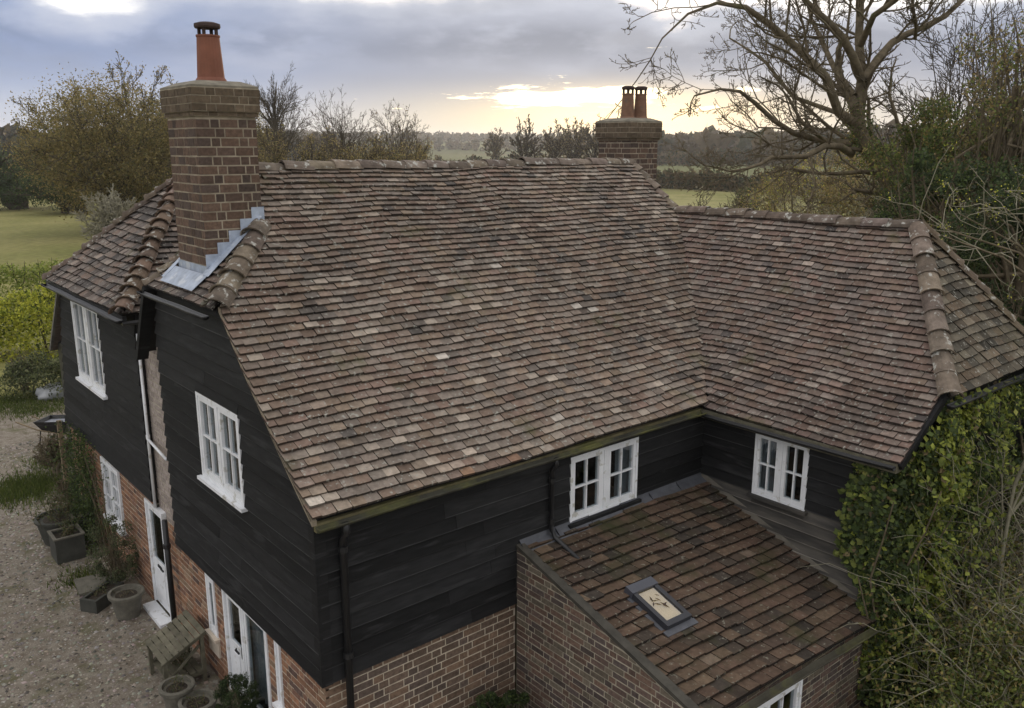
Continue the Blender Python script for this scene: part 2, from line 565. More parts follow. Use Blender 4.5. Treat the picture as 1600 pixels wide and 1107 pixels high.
def build_gravel():
    pts = [(-14, -14), (3, -14), (9.5, -10), (3.0, 0.5), (3, 12.5), (2.2, 14.5), (1.6, 16.5), (3.2, 19), (2.4, 21.6), (0.2, 22.0), (-2.5, 22.5), (-7, 21.5), (-12, 17), (-15, 6)]
    out = []
    for i, p in enumerate(pts):
        q = pts[(i + 1) % len(pts)]
        n = max(1, int(math.hypot(q[0] - p[0], q[1] - p[1]) / 0.35))
        for k in range(n):
            t = k / n
            out.append((p[0] + (q[0] - p[0]) * t + rng.normal(0, 0.07), p[1] + (q[1] - p[1]) * t + rng.normal(0, 0.07), 0.006))
    me = mesh_np("gravel_drive", out, [tuple(range(len(out)))])
    tag(link("gravel_drive", me, None, GRAVEL), "worn gravel drive along the side of the cottage", "drive", kind="structure")
    # loose stones
    n = 20000
    C = np.stack([rng.uniform(-5.5, 1.9, n), rng.uniform(2.0, 17.5, n)], 1)
    keep = (C[:, 0] < -0.05) | (C[:, 1] > 12.2)
    C = C[keep]
    n = len(C)
    r = rng.uniform(0.012, 0.026, n) * rng.choice([1, 1, 1.7], n)
    base = np.array([(1, 0, 0), (0, 1, 0), (-1, 0, 0), (0, -1, 0), (0, 0, 0.6)])
    ang = rng.uniform(0, 6.28, n)
    V = np.zeros((n, 5, 3))
    jit = rng.uniform(0.6, 1.35, (n, 5, 1))
    b = base[None] * jit * r[:, None, None]
    V[..., 0] = b[..., 0] * np.cos(ang)[:, None] - b[..., 1] * np.sin(ang)[:, None] + C[:, :1]
    V[..., 1] = b[..., 0] * np.sin(ang)[:, None] + b[..., 1] * np.cos(ang)[:, None] + C[:, 1:2]
    V[..., 2] = b[..., 2] + 0.008
    f = np.array([(0, 1, 4), (1, 2, 4), (2, 3, 4), (3, 0, 4)])
    F = (f[None] + (np.arange(n) * 5)[:, None, None]).reshape(-1, 3)
    g = rng.uniform(0.07, 0.36, n)[:, None] * np.array([1.0, 0.91, 0.78]) * rng.uniform(0.9, 1.1, (n, 3))
    me = mesh_np("gravel", V.reshape(-1, 3), F, np.repeat(g, 4, 0))
    tag(link("gravel", me, None, material("loose_stone", (1, 1, 1), 0.9, 0.15, 30.0, spec=0.15)), "loose stones of the gravel drive", "gravel", kind="stuff")


build_gravel()

# ------------------------------------------------------------------ the cottage
cottage = empty("cottage", (0, 0, 0), "black weatherboarded cottage with a steep brown tiled roof and brick ground floor", "house")
CAND = {"roof_tile": [], "brick": []}                 # pieces waiting for the choice of the 300 largest
KEEP = {"roof_tile": 300, "brick": 300}


class Prof:
    def __init__(s, pts):
        s.r = np.array([p[0] for p in pts]); s.z = np.array([p[1] for p in pts])
        s.s = np.concatenate([[0], np.cumsum(np.hypot(np.diff(s.r), np.diff(s.z)))])
        s.L = s.s[-1]

    def at(s, q):
        if q > s.L:
            k = (q - s.L) / (s.s[-1] - s.s[-2])
            return s.r[-1] + (s.r[-1] - s.r[-2]) * k, s.z[-1] + (s.z[-1] - s.z[-2]) * k
        return float(np.interp(q, s.s, s.r)), float(np.interp(q, s.s, s.z))

    def s_of_z(s, z):
        return float(np.interp(z, s.z, s.s))

    def r_of_z(s, z):
        return float(np.interp(z, s.z, s.r))


def sag(x, y):
    """slow unevenness of the old rafters."""
    return 0.05 * (vnoise(x * 0.7 + 3, y * 0.8, 1) - 0.5) + 0.014 * (vnoise(x * 1.7, y * 1.9, 2) - 0.5)


MAIN_P = Prof([(-0.14, 0.10), (0.41, 0.56), (0.93, 1.03), (1.48, 1.54), (1.85, 1.93), (2.15, 2.24), (3.80, 3.79)])
WING_P = Prof([(6.70, 0.04), (7.25, 0.47), (7.76, 0.92), (8.35, 1.60), (9.40, 2.90)])
HALF_P = Prof([(-0.14, 2.12), (0.95, 3.08), (1.28, 3.79)])
MREAR_P = Prof([(-5.22, 1.05), (-4.58, 2.12), (-3.80, 3.79)])
RHIP_P = Prof([(-0.24, 1.53), (1.8, 3.54)])
RFRONT_P = Prof([(5.70, 1.53), (8.2, 3.54)])
WHIP_P = Prof([(-3.42, 0.80), (-1.95, 2.90)])


def surf(prof, kind, amp=1.0):
    """kind: which way the slope faces; returns S(u, s) with a x t pointing outward."""
    def S(u, s):
        r, z = prof.at(s)
        if kind == "-y":
            x, y = u, r
        elif kind == "-x":
            x, y = r, -u
        else:                       # "+y": r holds -y, u holds -x
            x, y = -u, -r
        return np.array((x, y, G + z + amp * sag(x, y)))
    return S


def lean_S(u, s):
    k = 0.29 + 0.075 * (u - 2.92) / 4.0
    c = 1 / math.sqrt(1 + k * k)
    y = -3.17 + s * c
    return np.array((u, y, G - 1.2 + k * y + 0.6 * sag(u * 1.3, y)))


TILE_MESH = {}


def tile_shape(w, L, th=0.030, c=0.011):
    """a plain clay tile with worn corners: x across, y up the slope, z out."""
    x = w / 2
    top = [(-x, c * 0.8), (-x + c, 0), (x - c, 0), (x, c * 0.8), (x, L), (-x, L)]
    V = [(a, b, 0) for a, b in top] + [(a, b, -th) for a, b in top]
    F = [(0, 1, 2, 3, 4, 5)] + [(i, i + 6, (i + 1) % 6 + 6, (i + 1) % 6) for i in (5, 0, 1, 2, 3)]
    return V, F


def tile_mesh(w, L):
    k = (round(w, 3), round(L, 3))
    if k not in TILE_MESH:
        V, F = tile_shape(w, L)
        tn = np.ones((len(F), 3)); tn[1:] = 0.32  # edge faces darkened: course shadow and grime put into the tint
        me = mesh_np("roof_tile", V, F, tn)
        TILE_MESH[k] = me
    return TILE_MESH[k]


def roof(name, S, Ls, umin, umax, gauge, width, colour, mat, parent=cottage, holes=(), tiles_to=None, deck_n=(18, 26), label=None, rough=1.0, skip=None):
    """a slope: a deck sheet as the part, tiles as its sub-parts."""
    ns, nu = deck_n
    V, F = [], []
    for i in range(ns + 1):
        s = Ls * i / ns
        a, b = umin(s), umax(s)
        for j in range(nu + 1):
            u = a + (b - a) * j / nu
            p = S(u, s)
            e = 1e-3
            n = np.cross(S(u + e, s) - S(u - e, s), S(u, s + e) - S(u, s - e))
            V.append(p - n / np.linalg.norm(n) * 0.014)
    for i in range(ns):
        for j in range(nu):
            q = i * (nu + 1) + j
            F.append((q, q + 1, q + nu + 2, q + nu + 1))
    deck = link(name, mesh_np(name, V, F), parent, DECK)
    if label:
        deck["label"] = label
    s, row = 0.0, 0
    while s < Ls - 0.03:
        g = gauge(s / Ls)
        L = min(g * 1.95, g + 0.10)
        a = min(umin(s), umin(min(s + g, Ls))); b = max(umax(s), umax(min(s + g, Ls)))
        u = math.floor(a / width) * width + (0.5 * width if row % 2 else 0.0) + 0.01 * math.sin(row * 1.7)
        while u < b:
            w = width * (1 + rng.normal(0, 0.012))
            uc = u + w / 2
            u += width
            if tiles_to is not None and uc > tiles_to:
                continue
            s0 = s + rng.normal(0, 0.0045) * rough + 0.045 * rough * (vnoise(uc * 0.75, s * 0.9, 8) - 0.5) + 0.008 * rough * (vnoise(uc * 2.3, s * 5, 18) - 0.5)
            if s == 0.0:
                s0 = 0.0 + rng.normal(0, 0.003)
            l0, r0 = max(uc - w / 2 + 0.002, umin(max(s0, 0))), min(uc + w / 2 - 0.002, umax(max(s0, 0)))
            s1 = min(s0 + L, Ls)
            l1, r1 = max(uc - w / 2 + 0.002, umin(s1)), min(uc + w / 2 - 0.002, umax(s1))
            if r0 - l0 < 0.025 and r1 - l1 < 0.025:
                continue
            if any(h[0] < uc < h[1] and h[2] < s0 + 0.5 * g < h[3] for h in holes):
                continue
            p0 = S(uc, s0); p1 = S(uc, s0 + L)
            e = 1e-3
            ax = S(uc + e, s0) - S(uc - e, s0)
            ax /= np.linalg.norm(ax)
            ty = p1 - p0
            n = np.cross(ax, ty); n /= np.linalg.norm(n)
            p0 = p0 + n * (0.070 + rng.normal(0, 0.0055) * rough); p1 = p1 + n * (0.0 + rng.normal(0, 0.003) * rough)
            ty = p1 - p0; ty /= np.linalg.norm(ty)
            yaw = rng.normal(0, 0.010) * rough
            ax = ax + ty * yaw + n * rng.normal(0, 0.014) * rough
            ax -= ty * (ax @ ty) * 0.0
            ax /= np.linalg.norm(ax)
            n = np.cross(ax, ty); n /= np.linalg.norm(n)
            ty = np.cross(n, ax)
            col = colour(uc, s0, S)
            cut = s0 + L > Ls + 0.015 or not (abs(l0 - (uc - w / 2 + 0.002)) < 1e-6 and abs(r0 - (uc + w / 2 - 0.002)) < 1e-6 and abs(l1 - (uc - w / 2 + 0.002)) < 1e-6 and abs(r1 - (uc + w / 2 - 0.002)) < 1e-6)
            if cut:
                a0, b0, a1, b1 = l0 - uc, r0 - uc, l1 - uc, r1 - uc
                if b0 < a0:
                    a0 = b0 = min(max(0.5 * (a0 + b0), -w / 2), w / 2)
                if b1 < a1:
                    a1 = b1 = min(max(0.5 * (a1 + b1), -w / 2), w / 2)
                top = [(a0, 0.004), (b0, 0.004), (b1, s1 - s0), (a1, s1 - s0)]
                V = [(x, y, 0) for x, y in top] + [(x, y, -0.028) for x, y in top]
                F = [(0, 1, 2, 3)] + [(i, i + 4, (i + 1) % 4 + 4, (i + 1) % 4) for i in (3, 0, 1)]
            else:
                V, F = None, None
            area = 0.0 if cut else seen_area(p0 + ty * g * 0.5, n, w * g)
            CAND["roof_tile"].append((area, deck, (p0, ax, ty, n), (w if cut else width - 0.006, L), V, F, col, mat))
        s += g
        row += 1
    return deck


PAL = dict(brown=(0.185, 0.142, 0.118), grey=(0.205, 0.180, 0.162), dark=(0.095, 0.088, 0.085), pale=(0.37, 0.33, 0.29), red=(0.205, 0.150, 0.130), warm=(0.225, 0.182, 0.145), orange=(0.36, 0.17, 0.085), white=(0.55, 0.53, 0.50))


def pick(ws, u, s, k=0.12):
    names = list(ws)
    w = np.array([ws[n] for n in names]); w = w / w.sum()
    c = np.array(PAL[names[rng.choice(len(names), p=w)]])
    c2 = np.array(PAL[names[rng.choice(len(names), p=w)]])
    t = rng.uniform(0.1, 0.6)
    return np.clip((c * (1 - t) + c2 * t) * (1 + rng.normal(0, k)), 0.02, 0.7)


def col_main(u, s, S):
    a = vnoise(u * 0.8, s * 1.1, 21); b = vnoise(u * 1.6 + 5, s * 2.2, 22)
    low = max(0.0, 1 - s / 1.3) * (1 if u < 4.5 else 0.3)
    c = pick(dict(brown=1.0, grey=1.1 + 0.8 * low, dark=max(0.05, 2.2 * (0.42 - b)), pale=0.06 + max(0, 1.9 * (a - 0.55)) + 0.6 * low, red=max(0.08, 1.7 * (b - 0.45)), warm=0.4, white=0.006 + 0.02 * low, orange=0.0 + (0.25 if s < 0.3 and 1.4 < u < 3.5 else 0.0)), u, s)
    return c * (0.86 + 0.30 * vnoise(u * 0.45, s * 0.5, 4)) * np.array((0.97, 0.915, 0.845))


def col_wing(u, s, S):
    b = vnoise(u * 0.9, s * 1.2, 31)
    c = pick(dict(brown=1.0, grey=1.3, dark=max(0.05, 1.5 * (0.45 - b)), pale=0.10, red=0.35 + max(0, 1.2 * (b - 0.5)) + 0.5 * max(0, -0.6 - u) * 0.5, warm=0.15), u, s)
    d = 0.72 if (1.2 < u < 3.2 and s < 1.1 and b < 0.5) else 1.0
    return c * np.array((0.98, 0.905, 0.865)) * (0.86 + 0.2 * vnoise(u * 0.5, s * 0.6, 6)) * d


def col_hip(u, s, S):
    return pick(dict(brown=0.7, grey=1.3, dark=1.0, pale=0.06), u, s) * np.array((0.84, 0.78, 0.74))


def col_lean(u, s, S):
    b = vnoise(u * 1.0, s * 1.3, 41)
    c = pick(dict(brown=1.5, dark=0.7, warm=0.18 + (0.9 if u < 3.5 else 0), red=0.35 + max(0, b - 0.5), pale=0.02), u, s, 0.12)
    return c * np.array((0.52, 0.455, 0.38))


g_main = lambda t: 0.128 - 0.030 * t
zm = lambda P: (lambda s: P.at(s)[1])
zM, zW, zH, zR, zX, zRF, zMR = (zm(p) for p in (MAIN_P, WING_P, HALF_P, RHIP_P, WHIP_P, RFRONT_P, MREAR_P))
m_lo = lambda s: -0.11 if zM(s) < 2.17 else float(np.interp(zM(s), [2.17, 3.08, 3.79], [-0.11, 0.93, 1.26]))
m_hi = lambda s: WING_P.r_of_z(zM(s)) + 0.02 if zM(s) < 2.90 else float(np.interp(zM(s), [2.90, 3.79], [9.40, 9.13]))
main_roof = roof("main_roof", surf(MAIN_P, "-y"), MAIN_P.L, m_lo, m_hi, g_main, 0.192, col_main, TILE, deck_n=(30, 46), label="large front slope of mottled brown tiles")
w_lo = lambda s: -MAIN_P.r_of_z(zW(s)) - 0.02
w_hi = lambda s: 3.34 if zW(s) < 0.86 else float(np.interp(zW(s), [0.86, 2.90], [3.34, 1.95]))
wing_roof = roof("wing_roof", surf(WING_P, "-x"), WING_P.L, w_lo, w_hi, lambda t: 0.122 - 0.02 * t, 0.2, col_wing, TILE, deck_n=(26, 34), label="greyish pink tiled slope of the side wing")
half_hip = roof("half_hip_roof", surf(HALF_P, "-x"), HALF_P.L, lambda s: float(np.interp(zH(s), [2.12, 3.08, 3.79], [-4.60, -4.15, -3.8])), lambda s: float(np.interp(zH(s), [2.12, 3.08, 3.79], [-2.10, -3.03, -3.8])), lambda t: 0.12, 0.19, col_hip, TILE, deck_n=(10, 10))
rear_hip = roof("rear_hip_roof", surf(RHIP_P, "-x"), RHIP_P.L, lambda s: float(np.interp(zR(s), [1.53, 3.54], [-10.5, -8.2])), lambda s: float(np.interp(zR(s), [1.53, 3.54], [-5.70, -8.2])), lambda t: 0.145, 0.235, col_hip, TILE, deck_n=(14, 20), rough=1.5, label="dark hipped end slope of the rear range")
rear_front = roof("rear_front_slope", surf(RFRONT_P, "-y"), RFRONT_P.L, lambda s: float(np.interp(zRF(s), [1.53, 3.54], [-0.24, 1.8])), lambda s: 9.2, lambda t: 0.135, 0.2, col_hip, TILE, tiles_to=2.6, deck_n=(12, 20))
main_rear = roof("main_rear_slope", surf(MREAR_P, "+y"), MREAR_P.L, lambda s: -9.2, lambda s: 0.11 if zMR(s) < 2.15 else float(np.interp(zMR(s), [2.15, 3.79], [0.11, -1.26])), lambda t: 0.15, 0.22, col_hip, TILE, deck_n=(12, 20))
col_whip = lambda u, s, S: col_hip(u, s, S) * np.array((0.88, 0.92, 0.80))
wing_hip = roof("wing_hip_roof", surf(WHIP_P, "-y"), WHIP_P.L, lambda s: float(np.interp(zX(s), [0.80, 2.90], [7.66, 9.4])), lambda s: float(np.interp(zX(s), [0.80, 2.90], [11.1, 9.4])), lambda t: 0.14, 0.24, col_whip, TILE, deck_n=(12, 12), label="small dark hipped end of the side wing")
SKY_U, SKY_S = (3.63, 4.10), (1.17, 1.90)       # the rooflight's place on the lean-to slope
lean_roof = roof("lean_to_roof", lean_S, 3.30, lambda s: 3.02, lambda s: 6.90, lambda t: 0.165, 0.238, col_lean, TILE_L, holes=((SKY_U[0] + 0.06, SKY_U[1] - 0.06, SKY_S[0] - 0.06, SKY_S[1] - 0.02),), deck_n=(14, 16), label="low dark brown tiled lean-to slope with moss")


def sheet(name, pts, mat, parent=cottage, t=0.02):
    """a flat polygon with a little thickness below it."""
    P = [np.array(p, float) + np.array((0, 0, G)) for p in pts]
    n = np.cross(P[1] - P[0], P[2] - P[0]); n /= np.linalg.norm(n)
    if n[2] < 0:
        P = P[::-1]; n = -n
    k = len(P)
    V = P + [p - n * t for p in P]
    F = [tuple(range(k)), tuple(range(2 * k - 1, k - 1, -1))] + [(i, i + k, (i + 1) % k + k, (i + 1) % k) for i in range(k)]
    return link(name, mesh_np(name, V, F), parent, mat)


ROOFBACK = material("far_roof_slope", (0.15, 0.12, 0.10), 0.9, 0.35, 6.0, bump=0.5, bscale=12, stretch=(1, 1, 4))
sheet("wing_far_slope", [(9.4, -1.95, 2.88), (11.1, -3.3, 0.80), (12.1, -3.3, 0.04), (12.1, 5.6, 0.04), (9.4, 5.6, 2.88)], ROOFBACK)
sheet("main_end_slope", [(9.14, 3.8, 3.77), (9.42, 2.86, 2.90), (9.42, 4.7, 2.90)], ROOFBACK)
sheet("rear_far_slope", [(1.8, 8.2, 3.52), (9.2, 8.2, 3.52), (9.2, 12.1, -0.2), (0.0, 12.1, -0.2), (0.0, 10.5, 1.5)], ROOFBACK)


# ---- ridge and bonnet tiles: each one an arched clay piece
def arch(p, q, up, r0, r1, th=0.022, span=150, n=8, flare=0.0):
    p, q, up = (np.array(a, float) for a in (p, q, up))
    d = q - p; L = np.linalg.norm(d); d /= L
    x = np.cross(d, up); x /= np.linalg.norm(x)
    z = np.cross(x, d)
    V, F = [], []
    for i, (c, r) in enumerate(((p, r0), (p + d * L * 0.12, r0 * (1 - 0.25 * flare)), (q, r1))):
        for rr in (r, r - th):
            for k in range(n + 1):
                a = math.radians(90 - span / 2 + span * k / n)
                V.append(c + x * math.cos(a) * rr + z * (math.sin(a) * rr))
    m = n + 1
    for i in range(2):
        o, w = i * 2 * m, (i + 1) * 2 * m
        for k in range(n):
            F.append((o + k, o + k + 1, w + k + 1, w + k))
            F.append((o + m + k, w + m + k, w + m + k + 1, o + m + k + 1))
        F.append((o, w, w + m, o + m)); F.append((o + n, o + m + n, w + m + n, w + n))
    for o, s in ((0, 1), (4 * m, -1)):
        for k in range(n):
            f = (o + k, o + m + k, o + m + k + 1, o + k + 1)
            F.append(f if s > 0 else f[::-1])
    return V, F


def run_of_tiles(name, parent, a, b, up, n, r0, r1, lift, flare=0.0, overlap=0.06, jit=0.008, sagk=None, span=150, tone=(1, 1, 1)):
    """from a (lower end) to b: n arched tiles, each lapping over the next lower one."""
    a, b = (np.array(p, float) + np.array((0, 0, G)) for p in (a, b))
    up = np.array(up, float)
    d = (b - a)
    for i in range(n):
        t0, t1 = i / n, (i + 1) / n
        p, q = a + d * t0, a + d * min(1.0, t1 + overlap / np.linalg.norm(d))
        if sagk:
            p = p + np.array((0, 0, sagk(p))); q = q + np.array((0, 0, sagk(q)))
        k = 1 + rng.normal(0, 0.05)
        off = up * lift + rng.normal(0, jit, 3)
        V, F = arch(p + off + up * 0.022, q + off + rng.normal(0, jit * 0.5, 3), up, r0 * k, r1 * k, flare=flare, span=span)
        me = mesh_np(name, V, F, np.ones((len(F), 3)))
        o = link(name, me, parent, CLAY)
        c = rng.uniform(0.72, 1.25)
        o.color = (c * tone[0], c * tone[1] * rng.uniform(0.95, 1.02), c * tone[2] * rng.uniform(0.9, 1.02), 1)


sg = lambda p: sag(p[0], p[1])
run_of_tiles("ridge_tile", main_roof, (1.22, 3.80, 3.75), (9.17, 3.80, 3.75), (0, 0, 1), 19, 0.155, 0.145, -0.05, sagk=sg)
run_of_tiles("ridge_tile", wing_roof, (9.4, -1.98, 2.88), (9.4, 2.90, 2.88), (0, 0, 1), 11, 0.16, 0.15, -0.06, sagk=sg, tone=(0.85, 0.82, 0.85))
run_of_tiles("bonnet_tile", main_roof, (9.40, 2.86, 2.90), (9.13, 3.80, 3.79), (0.35, -0.25, 0.9), 5, 0.15, 0.12, -0.06, sagk=sg)
run_of_tiles("bonnet_tile", half_hip, (-0.14, 2.08, 2.14), (0.93, 3.00, 3.04), (-0.5, -0.5, 0.7), 6, 0.20, 0.165, -0.055, flare=0.7)
run_of_tiles("bonnet_tile", half_hip, (-0.14, 4.60, 2.12), (0.93, 4.14, 3.05), (-0.5, 0.5, 0.7), 6, 0.17, 0.12, -0.05, flare=0.6)
run_of_tiles("bonnet_tile", rear_hip, (-0.26, 5.66, 1.55), (1.76, 8.15, 3.54), (-0.45, -0.40, 0.8), 15, 0.20, 0.14, -0.05, flare=0.7, tone=(0.85, 0.76, 0.72))
run_of_tiles("bonnet_tile", rear_hip, (-0.22, 10.5, 1.55), (1.76, 8.25, 3.54), (-0.45, 0.40, 0.8), 13, 0.16, 0.12, -0.05, flare=0.5, tone=(0.7, 0.66, 0.66))
run_of_tiles("bonnet_tile", wing_hip, (7.64, -3.46, 0.82), (9.38, -1.97, 2.92), (-0.45, -0.42, 0.79), 9, 0.175, 0.145, -0.05, flare=0.4, overlap=0.09)
run_of_tiles("bonnet_tile", wing_hip, (11.12, -3.44, 0.80), (9.42, -1.97, 2.92), (0.45, -0.42, 0.79), 10, 0.15, 0.13, -0.06, flare=0.2, tone=(0.8, 0.78, 0.7))


# ---- walls
def cuts(lo, hi, holes):
    """the stretches of lo..hi outside the holes [(a, b)]."""
    out, x = [], lo
    for a, b in sorted(holes):
        if a > x:
            out.append((x, min(a, hi)))
        x = max(x, b)
    if x < hi:
        out.append((x, hi))
    return [(a, b) for a, b in out if b - a > 0.02]


def slab(name, O, a, n, u0, u1, z0, top, mat, holes=(), th=0.10, front=-0.003, parent=cottage, step=0.25):
    """the wall's body behind its bricks or boards, with its openings left open; top(u) is its upper edge."""
    m = MB()
    us = sorted({u0, u1, *[h[0] for h in holes if u0 < h[0] < u1], *[h[1] for h in holes if u0 < h[1] < u1], *np.arange(u0, u1, step).tolist()})
    for ua, ub in zip(us[:-1], us[1:]):
        if ub - ua < 1e-4:
            continue
        mid = 0.5 * (ua + ub)
        hz = [(h[2], h[3]) for h in holes if h[0] < mid < h[1]]
        ta, tb = top(ua), top(ub)
        for za, zb in cuts(z0, min(ta, tb) if hz else 99, hz):
            zt = (ta, tb) if zb > min(ta, tb) - 1e-6 else (zb, zb)
            P = []
            for w in (front, front - th):
                for u, z in ((ua, za), (ub, za), (ub, zt[1]), (ua, zt[0])):
                    P.append(O + a * u + Zv * (z + G) + n * w)
            m.add(P, [(0, 1, 2, 3), (7, 6, 5, 4), (0, 4, 5, 1), (3, 2, 6, 7), (0, 3, 7, 4), (1, 5, 6, 2)])
    return m.build(name, mat, parent)


UNIT = {}


def unit_brick():
    if "b" not in UNIT:
        m = MB()
        m.box((np.zeros(3), Xv, Yv, Zv), (0, 1), (0, 1), (0, 1))
        UNIT["b"] = mesh_np("brick", m.V, m.F, np.ones((6, 3)))
    return UNIT["b"]


def bricks(part, O, a, n, u0, u1, z0, top, holes, ch, bl, colour, joint=0.018, d=0.05, lo_end=None):
    """courses of bricks (stretchers and headers in turn), each its own box on the wall's face."""
    z, row = z0, 0
    while True:
        zt = z + ch - joint
        if z >= max(top(u0), top(u1)) - 0.02:
            break
        u = u0 - (0.0 if row % 2 else bl * 0.75)
        k = 0
        while u < u1:
            L = bl if (k + row) % 2 else bl * 0.5
            if row % 4 == 3:
                L = bl
            a0, a1 = max(u, u0), min(u + L - joint, u1)
            u += L; k += 1
            for b0, b1 in cuts(a0, a1, [(h[0], h[1]) for h in holes if h[2] < z + ch * 0.5 < h[3]]):
                if b1 - b0 < 0.03:
                    continue
                t0, t1 = min(zt, top(b0) - 0.006), min(zt, top(b1) - 0.006)
                if max(t0, t1) - z < 0.02:
                    continue
                col = colour(b0, z)
                pr = abs(rng.normal(0.0, 0.0025))
                zj = rng.normal(0, 0.0015)
                area = seen_area(O + a * (b0 + b1) / 2 + Zv * (z + ch / 2 + G), n, (b1 - b0) * ch) if abs(t0 - t1) < 1e-6 else 0.0
                p0 = O + a * b0 + Zv * (z + zj + G) + n * pr
                V = [p0 + a * uu + Zv * zz - n * dd for dd in (0, d) for uu, zz in ((0, 0), (b1 - b0, 0), (b1 - b0, max(0.01, t1 - z)), (0, max(0.01, t0 - z)))]
                F = [(0, 1, 2, 3), (0, 4, 5, 1), (3, 2, 6, 7), (0, 3, 7, 4), (1, 5, 6, 2)]
                CAND["brick"].append((area, part, (p0 - n * d, a * (b1 - b0), Zv * (zt - z), n * d), None, V, F, col, BRICK))
        z += ch
        row += 1


def boards(part, O, a, n, z0, z1, gauge, left, right, holes=(), mat=BOARD, name="weatherboard"):
    """lapped feather-edged boards, each stretch its own piece."""
    z = z0
    while z < z1 - 0.02:
        zb, zt = z, min(z + gauge + 0.035, z1 + 0.02)
        z += gauge
        hs = [h for h in holes if h[2] < zt - 0.035 and h[3] > zb]
        rows = [(zb, zt, [(h[0], h[1]) for h in hs])]
        for h in hs:
            if h[2] - zb > 0.02:
                rows.append((zb, h[2], [(-99, h[0]), (h[1], 99)]))
            if zt - h[3] > 0.06:
                rows.append((h[3], zt, [(-99, h[0]), (h[1], 99)]))
        for r0, r1, hh in rows:
            spans = []
            for ua, ub in cuts(min(left(r0), left(r1)), max(right(r0), right(r1)), hh):
                x = ua                                   # boards come in lengths, butted end to end
                while ub - x > 3.6:
                    y = x + rng.uniform(1.6, 3.0)
                    spans.append((x, y - 0.005)); x = y
                spans.append((x, ub))
            for ua, ub in spans:
                k = max(1, int((ub - ua) / 0.7))
                V, F = [], []
                ph = rng.uniform(0, 9)
                for i in range(k + 1):
                    t = i / k
                    wz = 0.007 * (vnoise(ph + i * 0.8, z * 7, 3) - 0.5)
                    wd = 0.006 * (vnoise(ph + i * 0.9, z * 5, 9) - 0.5)
                    for zz, dd in ((r0 + wz, 0.043 + wd), (r0 + wz + 0.016, 0.046 + wd), (r1, 0.010), (r1, -0.004), (r0 + wz, -0.004)):
                        lo, hi = max(ua, left(zz)), min(ub, right(zz))
                        uu = lo + (hi - lo) * t
                        V.append(O + a * uu + Zv * (zz + G) + n * dd)
                for i in range(k):
                    b = i * 5
                    for j in range(5):
                        F.append((b + j, b + 5 + j, b + 5 + (j + 1) % 5, b + (j + 1) % 5))
                F.append((0, 1, 2, 3, 4)); F.append((k * 5 + 4, k * 5 + 3, k * 5 + 2, k * 5 + 1, k * 5))
                if np.dot(np.cross(a, Zv), n) < 0:
                    F = [f[::-1] for f in F]
                F = [f[::-1] for f in F]
                tn = np.ones((len(F), 3)); tn[0:5 * k:5] = rng.uniform(1.6, 3.6)  # lower edge strip tinted lighter, a highlight painted into the colour
                o = link(name, mesh_np(name, V, F, tn), part, mat)
                g = rng.uniform(0.65, 1.45)
                o.color = (g, g, g, 1)


def col_house(u, z):
    c = np.array([(0.25, 0.135, 0.085), (0.31, 0.165, 0.10), (0.19, 0.105, 0.075), (0.13, 0.085, 0.07), (0.27, 0.18, 0.12)][rng.choice(5, p=[0.36, 0.24, 0.2, 0.1, 0.1])])
    return c * rng.uniform(0.8, 1.2)


def col_front(u, z):
    c = np.array([(0.17, 0.115, 0.082), (0.14, 0.10, 0.075), (0.195, 0.13, 0.09), (0.115, 0.086, 0.07)][rng.choice(4)])
    return c * rng.uniform(0.8, 1.2)


def col_leanwall(u, z):
    c = np.array([(0.13, 0.09, 0.075), (0.10, 0.078, 0.07), (0.16, 0.105, 0.08), (0.15, 0.125, 0.095)][rng.choice(4)])
    return c * rng.uniform(0.75, 1.25)


def col_stack(u, z):
    c = np.array([(0.120, 0.080, 0.060), (0.100, 0.068, 0.053), (0.135, 0.088, 0.064), (0.088, 0.064, 0.053)][rng.choice(4)])
    return c * rng.uniform(0.82, 1.2)


# openings: (u0, u1, z0, z1) in each wall's own coordinates
W_FRONT = (3.90, 5.30, -1.12, -0.13)
W_GABLE = (-3.31, -1.88, -0.41, 0.82)
W_REAR = (-9.72, -7.94, -0.30, 1.30)
W_WING = (1.02, 1.93, -1.13, -0.12)
W_LEAN = (3.55, 5.15, -3.5, -2.53)
D_SIDE = (-6.42, -5.55, -3.8, -1.78)
D_MAIN = (-3.08, -2.42, -3.8, -2.03)
W_SIDEL = (-2.42, -1.62, -3.62, -2.03)
W_SLIT = (-3.75, -3.43, -3.05, -2.10)
W_SMALL = (-1.36, -1.22, -3.0, -2.06)
W_GROUND = (-9.0, -7.9, -2.95, -1.75)

# gable wall facing the drive (x = 0): u = -y
O0 = np.zeros(3)
gl = lambda z: -4.82 if z < 1.5 else -float(np.interp(z, [1.5, 2.12], [4.82, 4.52]))
grt = lambda z: -0.0 - (max(0.0, MAIN_P.r_of_z(z + 0.10)) if z > 0.0 else 0.0)
gtop = lambda u: min(2.10, float(np.interp(-u, MAIN_P.r, MAIN_P.z)) - 0.10 if -u < 2.15 else 2.10, float(np.interp(-u, [4.52, 4.82, 5.0], [2.1, 1.5, 1.1])) if -u > 4.52 else 9)
gable = slab("gable_wall", O0, -Yv, -Xv, -4.82, 0.0, -2.0, gtop, BLACK, [W_GABLE], th=0.06, front=-0.006)
boards(gable, O0, -Yv, -Xv, -2.02, 2.08, 0.2, gl, grt, [W_GABLE])
bg_holes = [D_MAIN, W_SIDEL, W_SLIT, W_SMALL]
gb = slab("brick_gable_wall", Xv * 0.03, -Yv, -Xv, -5.02, -0.03, -3.8, lambda u: -2.0, MORTAR, bg_holes, th=0.12)
bricks(gb, Xv * 0.03, -Yv, -Xv, -5.02, -0.03, -3.8, lambda u: -2.0, bg_holes, 0.095, 0.25, col_house)
